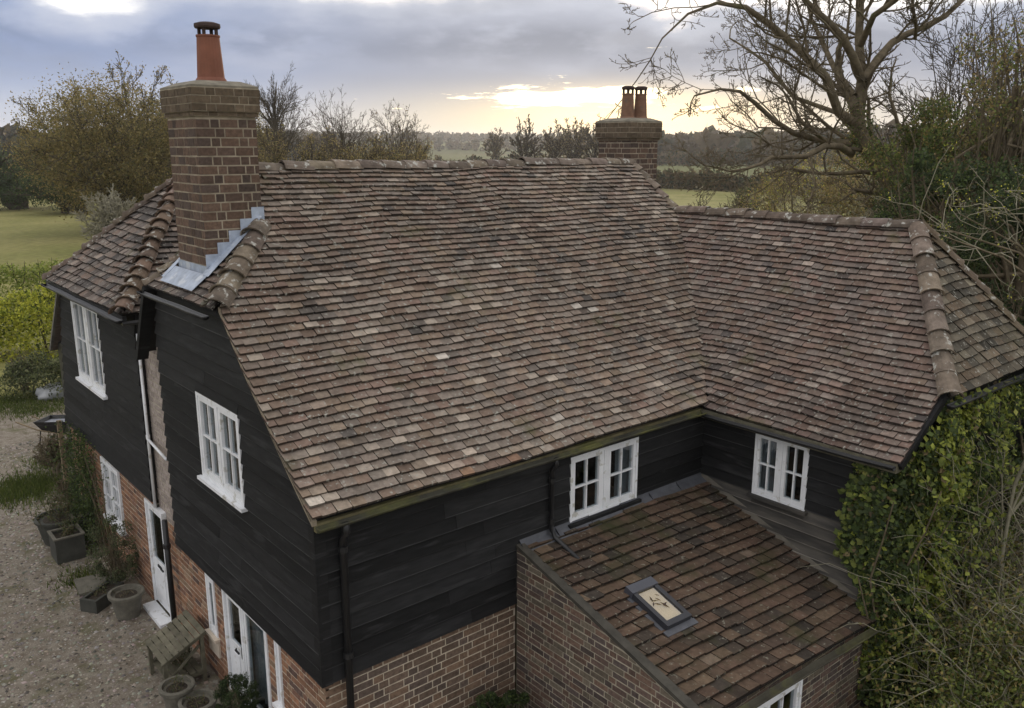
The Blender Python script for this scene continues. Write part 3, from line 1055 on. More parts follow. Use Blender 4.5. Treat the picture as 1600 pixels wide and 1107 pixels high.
# long front wall (y = 0): u = x
front = slab("front_wall", O0, Xv, -Yv, 0.0, 6.9, -2.0, lambda u: 0.03, BLACK, [W_FRONT], th=0.06, front=-0.006)
boards(front, O0, Xv, -Yv, -2.02, 0.02, 0.2, lambda z: 0.0, lambda z: 6.9, [W_FRONT])
fb = slab("brick_front_wall", Yv * 0.03, Xv, -Yv, 0.03, 2.95, -3.8, lambda u: -2.0, MORTAR, (), th=0.12)
bricks(fb, Yv * 0.03, Xv, -Yv, 0.03, 2.95, -3.8, lambda u: -2.0, (), 0.105, 0.29, col_front)
# corner post
m = MB()
m.box((np.array((0, 0, G)), Xv, Yv, Zv), (-0.042, 0.10), (-0.042, -0.004), (-2.03, 0.04))
m.box((np.array((0, 0, G)), Xv, Yv, Zv), (-0.042, -0.004), (-0.003, 0.10), (-2.03, 0.04))
m.build("corner_board", BOARD, cottage)
# wing wall facing the lean-to (x = 6.9): u = -y
wing = slab("wing_wall", Xv * 6.9, -Yv, -Xv, 0.0, 3.1, -3.8, lambda u: 0.10, BLACK, [W_WING], th=0.06, front=-0.006)
boards(wing, Xv * 6.9, -Yv, -Xv, -1.106, 0.10, 0.172, lambda z: 0.02, lambda z: 3.12, [W_WING])
boards(wing, Xv * 6.9, -Yv, -Xv, -3.42, -1.108, 0.178, lambda z: 0.02, lambda z: 3.12, [W_WING], mat=BOARD_G)
wf = slab("wing_end_wall", np.array((0, -3.1, 0)), Xv, -Yv, 6.9, 11.9, -3.8, lambda u: min(0.80, 0.10 + 0.83 * (u - 6.9), 0.10 + 0.83 * (11.9 - u)), BLACK, (), th=0.06, front=-0.006)
boards(wf, np.array((0, -3.1, 0)), Xv, -Yv, -3.6, 0.78, 0.2, lambda z: 6.88 + max(0, (z - 0.1) / 0.83), lambda z: 11.9 - max(0, (z - 0.1) / 0.83))
# lean-to walls
ltop = lambda u: -1.20 - 0.29 * u
lw = slab("lean_to_side_wall", Xv * 2.92, -Yv, -Xv, 0.03, 3.08, -3.8, lambda u: ltop(u) + 0.0, MORTAR_D, (), th=0.2)
bricks(lw, Xv * 2.92, -Yv, -Xv, 0.04, 3.08, -3.8, lambda u: ltop(u), (), 0.088, 0.25, col_leanwall)
kx = lambda u: -1.2 - (0.29 + 0.075 * (u - 2.92) / 4.0) * 3.06 - 0.07
lf = slab("lean_to_front_wall", np.array((0, -3.06, 0)), Xv, -Yv, 2.93, 6.9, -3.8, kx, MORTAR_D, [W_LEAN], th=0.12)
bricks(lf, np.array((0, -3.06, 0)), Xv, -Yv, 2.93, 6.9, -3.8, kx, [W_LEAN], 0.09, 0.25, col_leanwall)
m = MB()
m.bar((2.97, 0.0, G - 1.155), (2.97, -3.2, G - 1.155 - 0.29 * 3.2), 0.13, 0.05)
m.build("verge_strip", material("shade_dark_verge", (0.06, 0.055, 0.045), 0.9, 0.4, 5.0), cottage)  # verge strip with the tile verge shadow put into its dark colour
# rear range gable (x = 0)
rl = lambda z: -float(np.interp(z, [-1.7, 1.5], [11.5, 10.5]))
rear = slab("rear_gable_wall", O0, -Yv, -Xv, -11.5, -5.86, -1.64, lambda u: min(1.5, float(np.interp(-u, [10.5, 11.5], [1.5, -1.7])) if u < -10.5 else 9), BLACK, [W_REAR], th=0.06, front=-0.006)
boards(rear, O0, -Yv, -Xv, -1.66, 1.48, 0.2, rl, lambda z: -5.86, [W_REAR])
rb = slab("brick_rear_wall", Xv * 0.03, -Yv, -Xv, -11.4, -5.86, -3.8, lambda u: -1.63, MORTAR, [D_SIDE, W_GROUND], th=0.12)
bricks(rb, Xv * 0.03, -Yv, -Xv, -11.4, -5.86, -3.8, lambda u: -1.63, [D_SIDE, W_GROUND], 0.095, 0.25, col_house)
# the narrow brick strip between the two gables
D_S2 = (D_SIDE[0], -5.55, -3.8, -1.78)
st = slab("link_wall", Xv * 0.08, -Yv, -Xv, -5.86, -4.80, -3.8, lambda u: 1.25, MORTAR_D, [D_S2], th=0.12)
PINKB = lambda u, z: np.array((0.36, 0.305, 0.275)) * rng.uniform(0.8, 1.15) if z > -1.9 else col_house(u, z)
bricks(st, Xv * 0.08, -Yv, -Xv, -5.86, -4.80, -3.8, lambda u: 1.25, [D_S2], 0.095, 0.25, PINKB)
# unseen walls that close the house
m = MB()
m.box((np.array((0, 0, G)), Xv, Yv, Zv), (0.2, 9.1), (4.95, 5.05), (-3.8, 1.2))
m.box((np.array((0, 0, G)), Xv, Yv, Zv), (9.1, 9.2), (4.0, 11.4), (-3.8, 1.5))
m.box((np.array((0, 0, G)), Xv, Yv, Zv), (0.1, 9.2), (11.98, 11.48), (-3.8, 0.0))
m.box((np.array((0, 0, G)), Xv, Yv, Zv), (11.8, 11.9), (-3.0, 5.0), (-3.8, 0.05))
m.box((np.array((0, 0, G)), Xv, Yv, Zv), (9.2, 11.8), (4.9, 5.0), (-3.8, 0.1))
m.box((np.array((0, 0, G)), Xv, Yv, Zv), (0.2, 6.8), (0.2, 4.9), (-1.99, -1.9))
m.build("back_walls", BLACK, cottage)

# ---- windows and doors
def win_frame(O, a, n):
    return (O, a, Zv, n)


def window(O, a, n, hole, cols=2, rows=2, name="window", mull=0.20, sill=True, sillmat=None, curtain=(0.0, 0.0), proud=0.045, fr=0.05, st_=0.055, label=None, mids=None):
    """a two-light casement: frame mesh with sash frames, panes, glazing bars, sill."""
    u0, u1, z0, z1 = hole
    z0, z1 = z0 + G, z1 + G
    F = (O, a, Zv, n)
    m = MB()
    for q in ((u0, u0 + fr), (u1 - fr, u1)):
        m.box(F, q, (z0, z1), (-0.06, proud))
    m.box(F, (u0 + fr, u1 - fr), (z1 - fr, z1), (-0.06, proud - 0.002))
    m.box(F, (u0 + fr, u1 - fr), (z0, z0 + fr), (-0.06, proud - 0.002))
    lights = []
    if mull:
        um = 0.5 * (u0 + u1)
        m.box(F, (um - 0.025, um + 0.025), (z0 + fr, z1 - fr), (-0.06, proud - 0.004))
        lights = [(u0 + fr + 0.002, um - 0.028), (um + 0.028, u1 - fr - 0.003)]
    else:
        lights = [(u0 + fr + 0.002, u1 - fr - 0.003)]
    w = m.build(name, WHITE, cottage)
    if label:
        w["label"] = label
    for li, (a0, a1) in enumerate(lights):
        b0, b1 = z0 + fr + 0.002, z1 - fr - 0.003
        s_in = (mull - 0.056) / 2 if mull else st_
        l_in, r_in = (st_, s_in) if li == 0 else (s_in, st_)
        m = MB()
        D = (-0.045, proud - 0.012)
        m.box(F, (a0, a0 + l_in), (b0, b1), D)
        m.box(F, (a1 - r_in, a1), (b0, b1), D)
        m.box(F, (a0 + l_in, a1 - r_in), (b1 - st_, b1), D)
        m.box(F, (a0 + l_in, a1 - r_in), (b0, b0 + st_ * 1.3), D)
        m.build("sash", WHITE, w)
        pa, pb, pc, pd = a0 + l_in, a1 - r_in, b0 + st_ * 1.3, b1 - st_
        bw = 0.022
        us = [pa + (pb - pa) * i / cols for i in range(cols + 1)]
        zs = [pc + (pd - pc) * i / rows for i in range(rows + 1)]
        for i in range(1, cols):
            m = MB(); m.box(F, (us[i] - bw / 2, us[i] + bw / 2), (pc, pd), (-0.03, proud - 0.02)); m.build("glazing_bar", WHITE, w)
        for j in range(1, rows):
            for i in range(cols):
                m = MB(); m.box(F, (us[i] + (bw / 2 if i else 0), us[i + 1] - (bw / 2 if i < cols - 1 else 0)), (zs[j] - bw / 2, zs[j] + bw / 2), (-0.03, proud - 0.022)); m.build("glazing_bar", WHITE, w)
        for i in range(cols):
            for j in range(rows):
                m = MB()
                t = rng.normal(0, 0.002, 4)
                P = [F[0] + a * uu + Zv * zz + n * (-0.006 + tt) for (uu, zz), tt in zip(((us[i], zs[j]), (us[i + 1], zs[j]), (us[i + 1], zs[j + 1]), (us[i], zs[j + 1])), t)]
                P2 = [p - n * 0.004 for p in P]
                m.add(P + P2, [(0, 1, 2, 3), (7, 6, 5, 4), (0, 4, 5, 1), (1, 5, 6, 2), (2, 6, 7, 3), (3, 7, 4, 0)])
                m.build("pane", GLASS, w)
    for side, k in enumerate(curtain):
        if k > 0:
            wd = (u1 - u0) * k
            c0, c1 = (u0 - 0.03, u0 + wd) if side == 0 else (u1 - wd, u1 + 0.03)
            V, Fq = [], []
            nn = 24
            for i in range(nn + 1):
                uu = c0 + (c1 - c0) * i / nn
                dd = -0.14 + 0.025 * math.sin(i * 1.9)
                V += [O + a * uu + Zv * (z0 - 0.05) + n * dd, O + a * uu + Zv * (z1 + 0.05) + n * dd]
            Fq = [(2 * i, 2 * i + 2, 2 * i + 3, 2 * i + 1) for i in range(nn)]
            link("curtain", mesh_np("curtain", V, Fq, np.ones((nn, 3))), w, CURTAIN)
    if sill:
        m = MB()
        m.box(F, (u0 - 0.05, u1 + 0.05), (z0 - 0.05, z0 - 0.003), (-0.03, proud + 0.06))
        m.build("sill", sillmat or WHITE, w)
    return w


window(O0, Xv, -Yv, W_FRONT, mull=0.24, sillmat=BOARD, curtain=(0.0, 0.22), fr=0.04, label="white casement over the lean-to, in the long front wall")
window(O0, -Yv, -Xv, W_GABLE, mull=0.20, curtain=(0.3, 0.22), label="white casement in the black gable")
window(O0, -Yv, -Xv, W_REAR, mull=0.26, curtain=(0.3, 0.25), label="white casement in the rear gable")
window(Xv * 6.9, -Yv, -Xv, W_WING, mull=0.17, sillmat=BOARD_G, curtain=(0.32, 0.0), fr=0.035, st_=0.05, label="white casement in the side wing")
window(np.array((0, -3.06, 0)), Xv, -Yv, W_LEAN, mull=0.2, label="white window below the lean-to eave")
window(Xv * 0.03, -Yv, -Xv, W_GROUND, mull=0.16, rows=3, curtain=(0.3, 0.3), label="white ground-floor window behind ivy")
window(Xv * 0.03, -Yv, -Xv, W_SLIT, cols=1, rows=1, mull=0, sillmat=CREAM, proud=0.02, label="narrow slit window with cream sill")
window(Xv * 0.03, -Yv, -Xv, W_SIDEL, cols=1, rows=1, mull=0, sill=True, proud=0.02, curtain=(0.62, 0.0), label="full-height sidelight beside the white door")
window(Xv * 0.03, -Yv, -Xv, W_SMALL, cols=1, rows=1, mull=0, sill=True, proud=0.03, fr=0.045, st_=0.02)
m = MB()
m.box((Xv * 0.03, -Yv, Zv, -Xv), (W_SLIT[0] - 0.04, W_SLIT[1] + 0.04), (G + W_SLIT[2] - 0.32, G + W_SLIT[2] - 0.06), (-0.01, 0.03))
m.build("rendered_apron", CREAM, cottage)


def door(O, a, n, hole, label):
    u0, u1, z0, z1 = hole
    z0, z1 = z0 + G + 0.10, z1 + G
    F = (O, a, Zv, n)
    m = MB()
    fr = 0.055
    m.box(F, (u0, u0 + fr), (z0, z1), (-0.06, 0.03)); m.box(F, (u1 - fr, u1), (z0, z1), (-0.06, 0.03))
    m.box(F, (u0 + fr, u1 - fr), (z1 - fr, z1), (-0.06, 0.028))
    d = m.build("door", WHITE, cottage)
    d["label"] = label
    a0, a1, b1 = u0 + fr + 0.004, u1 - fr - 0.004, z1 - fr - 0.004
    zm_ = z0 + 0.86
    m = MB()
    D = (-0.05, -0.002)
    m.box(F, (a0, a0 + 0.075), (z0 + 0.01, b1), D); m.box(F, (a1 - 0.075, a1), (z0 + 0.01, b1), D)
    m.box(F, (a0 + 0.075, a1 - 0.075), (b1 - 0.09, b1), D)
    m.box(F, (a0 + 0.075, a1 - 0.075), (z0 + 0.01, zm_), D)
    m.build("door_leaf", WHITE, d)
    m = MB(); m.box(F, (a0 + 0.17, a1 - 0.17), (z0 + 0.2, zm_ - 0.14), (0.0, 0.008)); m.build("lower_panel", WHITE, d)
    m = MB(); m.box(F, (a0 + 0.075, a1 - 0.075), (zm_, b1 - 0.09), (-0.03, -0.024)); m.build("pane", GLASS, d)
    m = MB(); m.bar(O + a * (a1 - 0.06) + Zv * (zm_ - 0.02) + n * 0.05, O + a * (a1 - 0.19) + Zv * (zm_ - 0.02) + n * 0.05, 0.022, 0.022)
    m.box(F, (a1 - 0.075, a1 - 0.04), (zm_ - 0.12, zm_ + 0.06), (0.0, 0.012)); m.build("handle", BLACK, d)
    m = MB(); m.box(F, (a0 + 0.28, a1 - 0.28), (zm_ - 0.10, zm_ - 0.05), (0.0, 0.012)); m.build("letter_plate", BLACK, d)
    return d


door(Xv * 0.03, -Yv, -Xv, D_SIDE, "white half-glazed door beside the narrow brick strip")
door(Xv * 0.03, -Yv, -Xv, D_MAIN, "white half-glazed front door with sidelight")
m = MB(); m.box((np.zeros(3), Xv, Yv, Zv), (-0.20, 0.02), (5.52, 6.44), (0.0, 0.07)); m.build("doorstep", WHITE, cottage)
m = MB(); m.box((np.zeros(3), Xv, Yv, Zv), (-0.30, 0.02), (2.38, 3.12), (0.0, 0.10)); m.build("doorstep", FLAUNCH, cottage)

# ---- bargeboards, fascias, gutters, pipes
m = MB()
pp = [(MAIN_P.at(s)[0], MAIN_P.at(s)[1]) for s in np.linspace(0.0, MAIN_P.s_of_z(2.16), 10)]
for (y0, z0), (y1, z1) in zip(pp[:-1], pp[1:]):
    m.add([(-0.105, y0, G + z0 + 0.01), (-0.105, y1, G + z1 + 0.01), (-0.105, y1, G + z1 - 0.05), (-0.105, y0, G + z0 - 0.05), (-0.045, y0, G + z0 + 0.01), (-0.045, y1, G + z1 + 0.01), (-0.045, y1, G + z1 - 0.05), (-0.045, y0, G + z0 - 0.05)],
          [(0, 1, 2, 3), (7, 6, 5, 4), (0, 4, 5, 1), (3, 2, 6, 7), (0, 3, 7, 4), (1, 5, 6, 2)])
m.build("bargeboard", material("pale_verge_timber", (0.24, 0.20, 0.145), 0.85, 0.3, 6.0), cottage)
m = MB()
m.bar((-0.12, 4.62, G + 2.10), (-0.12, 5.30, G + 0.93), 0.09, 0.17, up=(-1, 0, 0))
m.build("bargeboard", BOARD, cottage)
m = MB()
m.bar((-0.17, 4.69, G + 2.10), (-0.17, 5.37, G + 0.93), 0.045, 0.03, up=(-1, 0, 0))
m.build("verge_batten", WOOD, cottage)
m = MB()
m.bar((-0.08, 10.35, G + 1.42), (-0.08, 11.75, G - 0.12), 0.07, 0.05, up=(-1, 0, 0))
m.build("bargeboard", material("dark_barge_timber", (0.16, 0.15, 0.13), 0.85, 0.3, 6.0), cottage)


def gutter(name, a, b, mat, r=0.06):
    a, b = np.array(a, float), np.array(b, float)
    d = b - a; L = np.linalg.norm(d); d /= L
    x = np.cross(d, Zv); x /= np.linalg.norm(x)
    V, F = [], []
    k = max(2, int(L / 0.5))
    for i in range(k + 1):
        c = a + d * L * i / k + Zv * rng.normal(0, 0.004)
        for rr in (r, r - 0.008):
            for j in range(9):
                an = PI + PI * j / 8
                V.append(c + x * math.cos(an) * rr + Zv * math.sin(an) * rr)
    for i in range(k):
        o, w = i * 18, (i + 1) * 18
        for j in range(8):
            F.append((o + j, w + j, w + j + 1, o + j + 1)); F.append((o + 9 + j, o + 10 + j, w + 10 + j, w + 9 + j))
        F.append((o, o + 9, w + 9, w)); F.append((o + 8, w + 8, w + 17, o + 17))
    for o in (0, k * 18):
        F.append(tuple(o + j for j in range(9)))
    return link(name, mesh_np(name, V, F, np.ones((len(F), 3)), True), cottage, mat)


m = MB()
m.box((np.array((0, 0, G)), Xv, Yv, Zv), (-0.04, 6.85), (-0.115, -0.05), (-0.055, 0.055))
m.build("fascia", WOODM, cottage)
gutter("gutter", (-0.06, -0.185, G + 0.035), (6.8, -0.185, G + 0.02), material("mossy_black_gutter", (0.05, 0.048, 0.035), 0.8, 0.4, 4.0, moss=(0.14, 0.14, 0.04), moss_amt=0.6), r=0.055)
gutter("gutter", (6.60, 0.02, G + 0.0), (6.60, -3.3, G + 0.02), BLACK, r=0.05)
gutter("gutter", (-0.30, 5.64, G + 1.47), (-0.30, 10.55, G + 1.47), BLACK)
gutter("gutter", (-0.24, 2.15, G + 2.06), (-0.24, 4.66, G + 2.06), BLACK, r=0.05)
gutter("gutter", (-0.26, 5.62, G + 1.45), (1.5, 5.62, G + 1.45), BLACK)
gutter("gutter", (2.95, -3.24, G - 2.20), (6.88, -3.24, G - 2.40), material("mossy_grey_gutter", (0.06, 0.055, 0.04), 0.85, 0.4, 4.0, moss=(0.13, 0.13, 0.05), moss_amt=0.6))
gutter("gutter", (7.6, -3.5, G + 0.72), (11.2, -3.5, G + 0.72), BLACK)
m = MB()
m.box((np.array((0, 0, G)), Xv, Yv, Zv), (-0.235, -0.17), (5.70, 10.66), (1.38, 1.52))
m.build("fascia", BLACK, cottage)
m = MB()
m.box((np.array((0, 0, G)), Xv, Yv, Zv), (6.66, 6.74), (-3.3, -0.02), (-0.08, 0.05))
m.box((np.array((0, 0, G)), Xv, Yv, Zv), (6.74, 6.88), (-3.3, -0.02), (-0.08, -0.05))
m.build("fascia", WOODG, cottage)
m = MB()
m.bar((6.72, -3.30, G + 0.0), (7.70, -3.36, G + 0.80), 0.10, 0.10, up=(0, -1, 0))
m.build("bargeboard", BOARD, cottage)


def pipe(pts, r=0.036, name="downpipe", mat=BLACK, collars=()):
    m = MB()
    m.tube(pts, r, 8)
    o = m.build(name, mat, cottage, True)
    for p in collars:
        m = MB(); m.tube([np.array(p) - Zv * 0.035, np.array(p) + Zv * 0.035], r * 1.35, 8); m.build("pipe_collar", mat, o)
    return o


pipe([(0.29, -0.17, G + 0.0), (0.29, -0.17, G - 0.12), (0.29, -0.085, G - 0.22), (0.29, -0.085, G - 3.7)], 0.045, collars=[(0.29, -0.085, G - 0.35), (0.29, -0.085, G - 1.7), (0.29, -0.085, G - 2.9)])
pipe([(3.50, -0.17, G + 0.0), (3.50, -0.17, G - 0.10), (3.50, -0.09, G - 0.2), (3.50, -0.09, G - 1.08), (3.51, -0.16, G - 1.17), (3.52, -0.62, G - 1.33)], 0.034, collars=[(3.50, -0.09, G - 0.35), (3.50, -0.09, G - 0.95)])
pipe([(-0.06, 5.20, G - 1.75), (-0.06, 5.20, G - 3.72)], 0.045, collars=[(-0.06, 5.20, G - 2.2)])
pipe([(0.0, 5.82, G + 1.2), (0.0, 5.82, G - 1.75)], 0.024, "waste_pipe", WHITE, collars=[(0.0, 5.82, G - 0.52)])
pipe([(-0.01, 5.79, G - 0.55), (-0.01, 4.95, G - 0.66)], 0.022, "waste_pipe", WHITE)
# lead along the wall above the lean-to
m = MB()
for i in range(6):
    x0, x1 = 2.96 + i * 0.655, 2.96 + (i + 1) * 0.655 - 0.004
    k0 = 0.004 * (i % 2)
    m.add([(x0, -0.036 - k0, G - 1.09), (x1, -0.036 - k0, G - 1.09), (x1, -0.055 - k0, G - 1.15), (x0, -0.055 - k0, G - 1.15), (x1, -0.15, G - 1.19), (x0, -0.15, G - 1.19),
           (x0, -0.030, G - 1.09), (x1, -0.030, G - 1.09), (x1, -0.20, G - 1.25), (x0, -0.20, G - 1.25)],
          [(0, 3, 2, 1), (3, 5, 4, 2), (0, 1, 7, 6), (5, 9, 8, 4), (0, 6, 9, 5, 3), (1, 2, 4, 8, 7)])
m.build("lead_flashing", LEAD_D, cottage)
m = MB()
m.add([(6.862, -0.05, G - 1.06), (6.862, -3.1, G - 2.20), (6.862, -3.1, G - 2.36), (6.862, -0.05, G - 1.22), (6.76, -3.1, G - 2.29), (6.76, -0.05, G - 1.175)], [(0, 3, 2, 1), (3, 5, 4, 2)])
m.build("lead_flashing", material("pale_mortar_fillet", (0.16, 0.145, 0.12), 0.9, 0.3, 5.0), cottage)

# ---- chimneys
MORTAR_S = material("smoked_mortar", (0.34, 0.29, 0.22), 0.95, 0.35, 6.0, bump=0.5, bscale=80, spec=0.1)


def stack(name, x0, x1, y0, y1, zb, zt, cap_h, over, label, ch=0.118, bl=0.25, part_parent=cottage):
    m = MB()
    B = (np.array((0, 0, G)), Xv, Yv, Zv)
    i_ = 0.003
    m.box(B, (x0 + i_, x1 - i_), (y0 + i_, y1 - i_), (zb, zt))
    # the oversailing head
    m.box(B, (x0 - over * 0.45 + i_, x1 + over * 0.45 - i_), (y0 - over * 0.45 + i_, y1 + over * 0.45 - i_), (zt, zt + 0.06))
    m.box(B, (x0 - over + i_, x1 + over - i_), (y0 - over + i_, y1 + over - i_), (zt + 0.06, zt + cap_h - 0.02))
    o = m.build(name, MORTAR_S, part_parent)
    o["label"] = label
    faces = lambda q: ((np.array((0, y0 - q, 0)), Xv, -Yv, x0 - q, x1 + q), (np.array((x0 - q, 0, 0)), -Yv, -Xv, -(y1 + q), -(y0 - q)), (np.array((x1 + q, 0, 0)), Yv, Xv, y0 - q, y1 + q))
    for O, a, n, u0, u1 in faces(0.0):
        bricks(o, O, a, n, u0, u1, zb, lambda u: zt, (), ch, bl, col_stack, joint=0.019, d=0.03)
    mossy = lambda u, z: np.array((0.125, 0.094, 0.064)) * rng.uniform(0.7, 1.2)
    for O, a, n, u0, u1 in faces(over * 0.45):
        bricks(o, O, a, n, u0, u1, zt + 0.004, lambda u: zt + 0.062, (), 0.058, bl, mossy, joint=0.008, d=0.03)
    for O, a, n, u0, u1 in faces(over):
        bricks(o, O, a, n, u0, u1, zt + 0.065, lambda u: zt + cap_h - 0.02, (), (cap_h - 0.085) / max(2, round((cap_h - 0.085) / 0.11)), bl, mossy, joint=0.012, d=0.03)
    m = MB()
    a, b = over - 0.005, -0.12
    q = [(x0 - a, y0 - a), (x1 + a, y0 - a), (x1 + a, y1 + a), (x0 - a, y1 + a)]
    r = [(x0 - b, y0 - b), (x1 + b, y0 - b), (x1 + b, y1 + b), (x0 - b, y1 + b)]
    z1, z2 = G + zt + cap_h - 0.025, G + zt + cap_h + 0.07
    V = [(x, y, z1) for x, y in q] + [(x, y, z1 + 0.03) for x, y in q] + [(x, y, z2) for x, y in r]
    F = [(0, 3, 2, 1)] + [(i, (i + 1) % 4, (i + 1) % 4 + 4, i + 4) for i in range(4)] + [(i + 4, (i + 1) % 4 + 4, (i + 1) % 4 + 8, i + 8) for i in range(4)] + [(8, 9, 10, 11)]
    m.add(V, F)
    m.build("flaunching", FLAUNCH, o)
    return o


def pot(parent, x, y, zb, zt, r0, r1, mat, cap=True):
    m = MB()
    h = zt - zb
    m.lathe((x, y, G + zb), [(r0 * 1.22, 0), (r0 * 1.12, 0.04), (r0, 0.07), (r1, h - 0.03), (r1 * 1.06, h - 0.02), (r1 * 1.06, h), (r1 * 0.8, h)], 24)
    m.build("chimney_pot", mat, parent, False)
    if cap:
        m = MB()
        for k in range(4):
            a = PI / 4 + k * PI / 2
            m.bar((x + math.cos(a) * r1 * 0.8, y + math.sin(a) * r1 * 0.8, G + zt - 0.01), (x + math.cos(a) * r1 * 0.8, y + math.sin(a) * r1 * 0.8, G + zt + 0.09), 0.035, 0.035)
        m.lathe((x, y, G + zt + 0.085), [(r1 * 1.08, 0), (r1 * 1.16, 0.02), (r1 * 1.14, 0.055), (r1 * 0.7, 0.075)], 24)
        m.build("pot_cowl", SOOT, parent)


ch1 = stack("chimney", 0.17, 0.97, 3.04, 4.08, 2.2, 4.46, 0.38, 0.05, "tall brown brick chimney with one terracotta pot")
pot(ch1, 0.60, 3.52, 4.90, 5.50, 0.175, 0.145, POTCLAY)
ch2 = stack("chimney", 9.95, 10.8, 4.55, 5.5, 2.2, 4.22, 0.40, 0.06, "far brick chimney with two dark pots against the sunset", ch=0.11)
pot(ch2, 10.30, 5.0, 4.66, 5.20, 0.145, 0.12, POTOLD)
pot(ch2, 10.62, 4.92, 4.66, 5.20, 0.145, 0.12, POTOLD)
# stepped lead flashing of the near chimney
m = MB()
def roofz(x):
    return HALF_P.z[0] + (x + 0.14) * (3.08 - 2.12) / (0.95 + 0.14)
def lead_quad(P, t=0.006, nrm=(0, -1, 0)):
    n = np.array(nrm, float); n /= np.linalg.norm(n)
    P = [np.array(p, float) for p in P]
    k = len(P)
    m.add(P + [p - n * t for p in P], [tuple(range(k)), tuple(range(2 * k - 1, k - 1, -1))] + [(i, i + k, (i + 1) % k + k, (i + 1) % k) for i in range(k)])
yF = 3.04 - 0.014
xs = np.linspace(0.15, 0.985, 6)
for i in range(5):
    xa, xb = xs[i], xs[i + 1] + 0.012
    yy = yF - 0.003 * (i % 2)
    zt_ = G + roofz(xb) + 0.17
    lead_quad([(xa, yy, G + roofz(xa) - 0.04), (xb, yy, G + roofz(xb) - 0.06), (xb, yy, zt_), (xa, yy, zt_)])
# soaker lying on the tiles below the steps and the apron in front
nh = np.array((-0.96, 0, 1.09)); nh /= np.linalg.norm(nh)
def on_hip(x, y, h=0.085):
    return np.array((x, y, G + roofz(x))) + nh * h
for i in range(5):
    xa, xb = xs[i], xs[i + 1]
    wa = 0.16 - 0.08 * i / 5; wb = 0.16 - 0.08 * (i + 1) / 5
    lead_quad([on_hip(xa, yF - wa), on_hip(xb, yF - wb), on_hip(xb, yF + 0.01, 0.10), on_hip(xa, yF + 0.01, 0.10)], 0.006, nh)
xL = 0.17 - 0.014
lead_quad([(xL, 4.10, G + roofz(0.17) - 0.05), (xL, 3.0, G + roofz(0.17) - 0.05), (xL, 3.0, G + roofz(0.17) + 0.15), (xL, 4.10, G + roofz(0.17) + 0.15)], 0.006, (-1, 0, 0))
lead_quad([on_hip(-0.05, 4.14), on_hip(-0.05, 2.94), on_hip(0.165, 2.90), on_hip(0.165, 4.16)], 0.006, nh)
lead_quad([on_hip(0.0, 4.22, 0.088), on_hip(0.0, 4.10, 0.088), on_hip(0.45, 4.10, 0.10), on_hip(0.45, 4.22, 0.088)], 0.006, nh)
m.build("stepped_flashing", LEAD, ch1)

# ---- rooflight in the lean-to
def lp(u, s, h):
    e = 1e-3
    n = np.cross(lean_S(u + e, s) - lean_S(u - e, s), lean_S(u, s + e) - lean_S(u, s - e))
    return lean_S(u, s) + n / np.linalg.norm(n) * h
pL = lp(SKY_U[0], SKY_S[0], 0.0)
ax_ = lp(SKY_U[1], SKY_S[0], 0) - pL; ax_ /= np.linalg.norm(ax_)
ty_ = lp(SKY_U[0], SKY_S[1], 0) - pL
nz_ = np.cross(ax_, ty_); nz_ /= np.linalg.norm(nz_); ty_ = np.cross(nz_, ax_)
FR = (pL, ax_, ty_, nz_)
w_, h_ = SKY_U[1] - SKY_U[0], SKY_S[1] - SKY_S[0]
FRAME = material("grey_window_metal", (0.030, 0.031, 0.037), 0.45, 0.15, 4.0, spec=0.5)
m = MB()
m.box(FR, (0, 0.07), (0.08, h_ - 0.10), (-0.04, 0.13)); m.box(FR, (w_ - 0.07, w_), (0.08, h_ - 0.10), (-0.04, 0.13))
m.box(FR, (0, w_), (0, 0.08), (-0.04, 0.132))
sk = m.build("rooflight", FRAME, cottage)
sk["label"] = "small grey-framed rooflight with sky reflection painted as cream blind"
m = MB(); m.box(FR, (-0.01, w_ + 0.01), (h_ - 0.11, h_ + 0.03), (-0.04, 0.145)); m.build("hood", material("grey_hood_metal", (0.060, 0.063, 0.078), 0.4, 0.1, 4.0, spec=0.5), sk)
m = MB(); m.box(FR, (0.072, w_ - 0.072), (0.082, h_ - 0.112), (0.108, 0.113)); m.build("pane", SKYGLASS, sk)
m = MB(); m.box(FR, (0.072, w_ - 0.072), (0.082, h_ - 0.112), (0.085, 0.090)); m.build("sheen", SKY_SHEEN, sk)  # cream sheet under the glass, sky reflection put into its colour
m = MB(); m.box(FR, (-0.06, w_ + 0.06), (-0.09, -0.002), (0.05, 0.064)); m.build("apron", LEAD_D, sk)
m = MB(); m.box(FR, (-0.055, -0.002), (0, h_), (0.0, 0.05)); m.box(FR, (w_ + 0.002, w_ + 0.055), (0, h_), (0.0, 0.05)); m.build("side_flashing", LEAD_D, sk)
m = MB()
for k in range(9):
    c = (rng.uniform(0.14, w_ - 0.14), rng.uniform(0.2, h_ - 0.2))
    a = rng.uniform(0, 6.28); L = rng.uniform(0.03, 0.07); q = L * rng.uniform(0.12, 0.35)
    ca_, sa_ = math.cos(a), math.sin(a)
    P = []
    for x, y, z in ((-L, 0, 0.116), (0, q, 0.121), (L, 0.3 * q, 0.117), (0, -q, 0.119)):
        P.append(FR[0] + FR[1] * (c[0] + x * ca_ - y * sa_) + FR[2] * (c[1] + x * sa_ + y * ca_) + FR[3] * z)
    m.add(P, [(0, 1, 2, 3)]); m.add([p - FR[3] * 0.002 for p in P], [(3, 2, 1, 0)])
tag(m.build("fallen_leaves", SOOT), "few small dark dead leaves lying on the rooflight glass", "leaves", kind="stuff")


